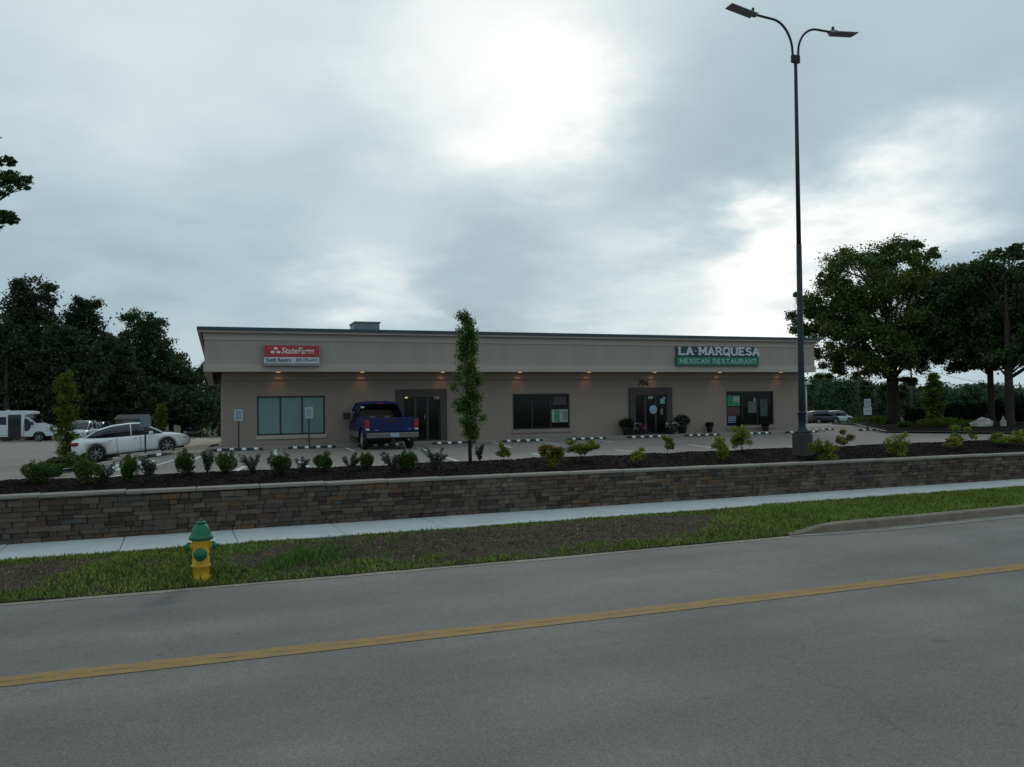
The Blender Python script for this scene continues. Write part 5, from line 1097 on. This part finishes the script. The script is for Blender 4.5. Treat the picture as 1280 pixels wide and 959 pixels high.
# pickup
m_bp = mat('blue_pickup_paint', (.005, .012, .072), .4, coat=.1, spec=.25); m_gp = mat('tan_lower_paint', (.13, .125, .115), .4, coat=.3); m_bmp = mat('dull_bumper_metal', (.13, .125, .115), .5, metal=.3)
pk = dict(cat='pickup truck', hw=.98, body=[(-.35, .97, .45, 1.02, 1.10), (-.30, .98, .40, 1.05, 1.14), (.2, .985, .38, 1.06, 1.14), (1.2, .985, .38, 1.05, 1.15), (1.9, .97, .40, 1.02, 1.14), (2.55, .94, .42, .96, 1.04), (2.8, .86, .48, .85, .9), (2.86, .7, .55, .75, .78)],
          wheels=[(-1.75, .385), (1.78, .385)], cabin=[(-.34, .90, .72, 1.08, 1.70), (-.30, .90, .74, 1.08, 1.76), (.2, .91, .75, 1.08, 1.80), (.85, .91, .74, 1.08, 1.77), (1.15, .89, .78, 1.10, 1.5), (1.6, .84, .80, 1.12, 1.16)], roof=(0, 3), pillars=[(0, 0), (2, 2), (5, 3)],
          details=[('wing_mirror', m_blk, both(.85, 1.0, .98, 1.24, 1.12, 1.38, .03)), ('headlight', m_hl, both(2.65, 2.84, .55, .85, .70, .88, .03)), ('grille', m_blk, [(2.80, 2.9, -.5, .5, .55, .85, .02)])], spokes=5)
rzt = rzb + R(90) + R(0)
a = at(484, 561.5, 30.4); a.z = lot(a.x, a.y)
fw = Vector((math.cos(rzt), math.sin(rzt), 0)); loc = a + fw * 1.75; loc.z = lot(loc.x, loc.y)
tr = vehicle('blue_pickup', 'blue pickup truck with tan lower sides parked facing the building', None, pk, m_bp, loc, rzt)
# cargo bed
def cbox(nm, mt_, *a, bev=.01, p=tr): return bx(nm, mt_, p, *a, bev=bev)
for s_ in (-1, 1):
    b = MB().m(m_bp); prof = [(-2.72, .60), (-2.72, 1.18), (-.40, 1.18), (-.40, .50), (-1.22, .50), (-1.30, .70), (-1.46, .84), (-1.75, .89), (-2.04, .84), (-2.20, .70), (-2.28, .60)]
    y0, y1 = (.90, .985) if s_ > 0 else (-.985, -.90); T = Matrix(((1, 0, 0, 0), (0, 0, 1, 0), (0, 1, 0, 0), (0, 0, 0, 1))); b.prism(prof, y0, y1, T=T, bev=.012); b.build('bed_side', None, tr)
    cbox('lower_side_paint', m_gp, -1.15, 1.28, *((.985, .992) if s_ > 0 else (-.992, -.985)), .44, .66, bev=0)
    cbox('tail_light', m_tl, -2.76, -2.60, *((.82, .99) if s_ > 0 else (-.99, -.82)), .80, 1.12, bev=.015); cbox('reverse_light', m_hl, -2.762, -2.66, *((.83, .975) if s_ > 0 else (-.975, -.83)), .72, .797, bev=.01)
    cbox('wheel_well', m_ub, -2.2, -1.3, *((.5, .86) if s_ > 0 else (-.86, -.5)), .84, 1.0)
cbox('tailgate', m_bp, -2.75, -2.69, -.815, .815, .66, 1.18, bev=.015); cbox('tailgate_handle', m_blk, -2.765, -2.751, -.12, .12, 1.02, 1.10)
cbox('bed_floor', m_ub, -2.68, -.38, -.88, .88, .60, .66); cbox('bed_front', m_bp, -.42, -.37, -.90, .90, .60, 1.16)
cbox('rear_bumper', m_bmp, -2.90, -2.72, -.96, .96, .44, .64, bev=.03); cbox('number_plate', mat('pale_blue_number_plate', (.26, .36, .44), .5), -2.915, -2.901, -.22, .10, .48, .62, bev=.004)
cbox('tow_hitch', m_blk, -2.95, -2.70, -.05, .05, .30, .40); cbox('rear_axle', m_blk, -1.83, -1.67, -.8, .8, .30, .46, bev=.03); cbox('spare_wheel', m_blk, -2.6, -2.0, -.33, .33, .38, .54, bev=.06)
b = MB().m(mat('exhaust_steel', (.3, .28, .26), .5, metal=.8)); b.tube([(-2.72, -.62, .36), (-2.2, -.60, .38)], .04, 8); b.build('exhaust_pipe', None, tr)
b = MB().m(mat('oval_badge_blue', (.03, .06, .22), .3)); b.lathe([(.085, .0), (.085, .012)], 18, (-2.7505, -.64, .76), T=Matrix.Rotation(R(-90), 4, 'Y') @ Matrix.Diagonal((.5, 1, 1, 1))); b.build('oval_badge', None, tr)
cbox('badge_lettering', m_chr, -2.756, -2.7505, .50, .66, .72, .735, bev=0); cbox('window_sticker', m_wf, -.372, -.362, .62, .76, 1.55, 1.62, bev=0)
cbox('brake_lamp', m_tl, -.375, -.35, -.12, .12, 1.71, 1.745, bev=.005)
for s_ in (-1, 1): cbox('seat_headrest', m_gp if False else mat('grey_upholstery', (.10, .09, .08), .9), -.36, -.352, s_ * .30 - .10, s_ * .30 + .10, 1.14, 1.24, bev=0)
# minibus
q = at(18, 551, 70); q.z = lot(q.x, q.y); print('bus needs', at(18, 551, 70).z, q.z)
bus = empty('shuttle_minibus', q, R(14), 'white shuttle minibus with dark folding door at the left edge', 'bus')
m_bw = mat('white_bus_body', (.56, .60, .62), .35, coat=.3, var=.05); H_ = 2.72
def bb(nm, mt_, *a, bev=.01): return bx(nm, mt_, bus, *a, bev=bev)
T = Matrix(((1, 0, 0, 0), (0, 0, 1, 0), (0, 1, 0, 0), (0, 0, 0, 1)))
b = MB().m(m_bw); b.prism([(-5.6, .48), (-5.6, 2.55), (-5.5, H_), (1.15, H_), (1.65, 2.62), (1.68, 2.42), (1.15, 2.36), (.95, .48)], -1.15, 1.15, T=T, bev=.03); b.build('coach_body', None, bus)
b = MB().m(m_bw); b.prism([(.93, .45), (.93, 2.30), (1.35, 2.14), (2.05, 1.58), (2.95, 1.36), (3.32, 1.10), (3.35, .50), (2.75, .48), (2.68, .72), (2.5, .90), (2.22, .95), (1.95, .90), (1.78, .72), (1.70, .45)], -1.0, 1.0, T=T, bev=.03); b.build('cab', None, bus)
bb('windscreen', m_cg, .0, .01, 0, .01, 2.0, 2.01); 
b = MB().m(m_cg); b.prism([(1.42, 2.09), (2.02, 1.61), (2.035, 1.63), (1.44, 2.11)], -.88, .88, T=T); b.build('windscreen_glass', None, bus)
b = MB().m(mat('bus_dark_blue_glass', (.012, .014, .035), .1, spec=.6)); b.prism([(1.10, .95), (1.10, 2.05), (1.35, 1.98), (1.60, 1.72), (1.58, 1.2), (1.38, .95)], -1.012, -1.0015, T=T); b.build('cab_window', None, bus)
for xx in (-5.3, -4.2, -3.1, -2.0, -.95 - .25): bb('side_window', MATS['bus_dark_blue_glass'], xx, xx + .95, -1.162, -1.151, 1.52, 2.20, bev=.0)
bb('door_frame', m_blk, -.12, .88, -1.17, -1.151, .34, 2.38, bev=0)
for k in (0, 1): bb('folding_door_leaf', m_cg, -.08 + k * .47, -.08 + k * .47 + .44, -1.185, -1.171, .42, 2.30, bev=0)
bb('skirt', m_blk, -5.5, 1.4, -1.1, 1.1, .38, .475); bb('roof_marker_lamp', m_chr, -.35, -.05, -.9, -.6, H_ + .001, H_ + .07, bev=.02); bb('bumper', m_blk, 3.25, 3.46, -.95, .95, .42, .68, bev=.03); bb('headlight', m_hl, 3.18, 3.37, -.95, -.70, .85, 1.05, bev=.02)
bb('wing_mirror', m_blk, 1.65, 1.8, -1.30, -1.05, 1.45, 1.75, bev=.02); bb('body_stripe', mat('grey_bus_stripe', (.10, .11, .13), .5), -5.5, -.2, -1.156, -1.151, .62, .66, bev=0)
for x_, s_ in ((2.22, -1), (2.22, 1), (-3.7, -1), (-3.7, 1)): wheel(bus, x_, s_ * .95, .39, spokes=5)
for o in list(bus.children):
    if o.name.startswith('windscreen') and 'glass' not in o.name: bpy.data.objects.remove(o)

# ------------------------------------------------------------------ parking signs
m_post = mat('dark_sign_post', (.020, .024, .026), .6); m_sf = mat('white_sign_sheet', (.34, .38, .41), .5); m_sb = mat('sign_blue_print', (.17, .23, .33), .5); m_back = mat('blue_grey_sign_back', (.13, .17, .20), .5)
def psign(px, py, topy, w_, label, two=False, d=None, back=False, hp=14):
    if d is None and px < 500: q = Mb @ Vector((face(px, py, -.86)[0], -.86, 0))
    else: q = hit(px, py, lot) if d is None else at(px, py, d)
    q.z = lot(q.x, q.y); k = q.y / FPX; H = (py - topy) * k
    e = empty('parking_sign', q, rzb * .5, label, 'sign', 'accessible parking signs'); b = MB().m(m_post); b.box(-.028, .028, -.028, .028, -.05, H - (.1 if not two else .1), bev=.004); b.build('post', None, e)
    z1 = H; n_ = 2 if two else 1; ph = hp * k / n_
    for i in range(n_):
        zt = z1 - i * (ph + .03); ww = w_ * k / 2 * (1 if i == 0 or not two else 1.25)
        bx('sign_plate', m_back if back else m_sf, e, -ww, ww, -.036, -.030, zt - ph, zt, bev=.002)
        if back: continue
        if i == 0:   # wheelchair emblem: head, body, wheel
            b = MB().m(m_sb); y_ = -.040; u = ph * .11; cx_ = 0; cz = zt - ph * .5
            b.box(-ww * .62, ww * .62, -.0385, -.0362, zt - ph * .84, zt - ph * .14); b.m(m_sf)
            b.lathe([(u * .55, 0), (u * .55, .002)], 10, (cx_ - u * .4, -.0387, cz + u * 2.1), T=Matrix.Rotation(R(90), 4, 'X'))
            b.box(cx_ - u * .65, cx_ - u * .1, -.0405, -.0387, cz - u * .3, cz + u * 1.4); b.box(cx_ - u * .1, cx_ + u * 1.2, -.0406, -.0388, cz - u * .3, cz + u * .15); b.box(cx_ + u * .8, cx_ + u * 1.3, -.0407, -.0389, cz - u * 1.7, cz - u * .3)
            for t_ in range(8): a_ = math.pi * (.55 + t_ * .16); xa, za = cx_ - u * .1 + math.cos(a_) * u * 1.3, cz - u * .9 + math.sin(a_) * u * 1.3; b.box(xa - u * .22, xa + u * .22, -.0405 - .0001 * t_, -.0386, za - u * .22, za + u * .22)
            b.build('wheelchair_emblem', None, e)
        else: bx('sign_print', m_sb, e, -ww * .8, ww * .8, -.0385, -.0362, zt - ph * .6, zt - ph * .4)
    return e
psign(298.5, 561.5, 510, 10.5, 'white parking sign on dark post left of the teal window', hp=14.5); psign(386.5, 559, 507.5, 10, 'white parking sign on dark post in front of the teal window', hp=14)
psign(181.7, 569.5, 518.5, 12, 'blue grey parking sign standing before the white sedan', d=31.5, hp=15, back=True); psign(1084.8, 538, 499, 9, 'double parking sign on one post left of the maple trunk', two=True, hp=19)
# ------------------------------------------------------------------ planters by the restaurant
m_pot = mat('dark_clay_pot', (.035, .028, .025), .7, var=.2, vscale=6); m_fp = leafmat('pink_petals', (.42, .10, .30), .3); m_fw = leafmat('white_petals', (.55, .55, .58), .3)
def planter(px, ypot, potw, poth, hp, wp, label, leaves_, fl=None, yb=-.35, size=.07, n_=900):
    xx = face(px, ypot, yb)[0]; q = Mb @ Vector((xx, yb, 0)); zl = lot(q.x, q.y) + .12; q.z = zl; k = q.y / FPX; e = root_at('potted_plant', q, label, 'potted plant', 'pots by the restaurant front', 0)
    b = MB().m(m_pot); r_ = potw * k / 2; ph = poth * k; b.lathe([(r_ * .68, 0), (r_ * .95, ph * .85), (r_ * 1.05, ph * .86), (r_ * 1.05, ph), (r_ * .9, ph), (r_ * .9, ph * .93)], 18); b.build('pot', None, e)
    C = ball_pts(n_, (0, 0, ph + hp * k * .42), (wp * k / 2, wp * k / 2, hp * k * .5), .2); link('foliage', leaf_mesh('foliage', C, size, leaves_, mi=(rng.random(n_) < .3).astype(int)), e)
    if fl:
        for mt_, off in fl:
            C = ball_pts(70, (off * wp * k * .3, -.08, ph + hp * k * .5), (wp * k * .32, wp * k * .3, hp * k * .45), .5); link('blossoms', leaf_mesh('blossoms', C, .085, mt_, aspect=.9), e)
    return e
planter(784, 541, 12, 9, 14, 22, 'large dark potted plant left of the restaurant door', LK); planter(853, 541, 12, 10, 15, 21, 'large dark potted plant right of the restaurant door', LK)
planter(799, 542, 10, 5, 11, 18, 'flower pot with pink and white blossoms at the left of the restaurant door', LK, [(m_fw, -.4), (m_fp, .7)], yb=-.6); planter(839, 542, 12, 5, 11, 20, 'flower pot with white blossoms at the right of the restaurant door', LK, [(m_fw, -.3), (m_fw, .5)], yb=-.6)
planter(887, 541, 8, 7, 7, 11, 'lone small dark potted plant between restaurant door and poster window', LK, n_=500); planter(926, 541, 8, 7, 10, 12, 'potted plant below the left part of the poster window', LK, n_=500); planter(957, 541, 9, 6, 5, 10, 'potted plant below the right part of the poster window', LK, n_=500)
# ------------------------------------------------------------------ far things
m_pole = mat('utility_pole_wood', (.06, .05, .042), .9); m_wire = mat('dark_wire', (.02, .02, .022), .7)
tops_ = []
for px, py, d, lb in ((1074, 440, 110, 'dark utility pole rising behind the far car park left of the maple'), (1140.5, 452, 120, 'utility pole right of the maple trunk'), (1275.5, 478, 190, 'distant utility pole at the right edge')):
    q = at(px, 520, d); q.z = lot(q.x, q.y) - .1; t = at(px, py, d); H = t.z - q.z; e = empty('utility_pole', q, R(-50), lb, 'utility pole', 'wooden utility poles')
    b = MB().m(m_pole); b.tube([(0, 0, 0), (0, 0, H)], [.19, .12], 8); b.build('mast', None, e); b = MB().m(m_pole); b.box(-1.1, 1.1, -.06, .06, H - .75, H - .63); b.build('crossarm', None, e); tops_.append(Vector((q.x, q.y, t.z)))
for k_, (dz, lb) in enumerate(((-.6, 'upper utility wire crossing the gap under the shade trees'), (-1.9, 'lower utility wire crossing the gap under the shade trees'))):
    b = MB().m(m_wire); pth = []
    ends = [tops_[0] + Vector((-60, 10, 0)), tops_[0], tops_[1], tops_[2], tops_[2] + Vector((60, 30, 0))]
    for i in range(4):
        for j in range(8): t = j / 8; p = ends[i].lerp(ends[i + 1], t); pth.append(p + Vector((0, 0, dz - .9 * math.sin(math.pi * t))))
    b.tube(pth, .035, 4); tag(b.build('utility_wire'), lb, 'cable', 'overhead wires')
q = at(1008.5, 522, 100); q.z = lot(q.x, q.y); e = empty('car_park_lamp', q, 0, 'slim pale lamp post beyond the right end of the building', 'street lamp'); b = MB().m(mat('pale_lamp_post', (.42, .42, .40), .5)); H = at(1008.5, 481, 100).z - q.z; b.tube([(0, 0, 0), (0, 0, H)], [.10, .08], 8); b.build('pole', None, e); b = MB().m(MATS['pale_lamp_post']); b.box(-.45, .45, -.25, .25, H, H + .35, bev=.05); b.build('lamp_head', None, e)
q = at(167, 536, 72); q.z = lot(q.x, q.y); e = empty('storage_shed', q, R(10), 'small tan storage shed beyond the roof of the white sedan', 'shed'); ms = mat('tan_shed_siding', (.085, .076, .06), .9, var=.1, vscale=2)
H = at(167, 524, 72).z - q.z; bx('wall', ms, e, -1.2, 1.2, -1.2, 1.2, 0, H, bev=.02); b = MB().m(mat('grey_shed_roof', (.045, .045, .045), .9)); b.prism([(-1.4, H + .003), (1.4, H + .003), (0, H + .42)], -1.3, 1.3, T=Matrix(((0, 0, 1, 0), (1, 0, 0, 0), (0, 1, 0, 0), (0, 0, 0, 1)))); b.build('roof', None, e); bx('door', mat('shed_door', (.13, .14, .14), .8), e, -.5, .5, -1.23, -1.202, .02, 1.9)
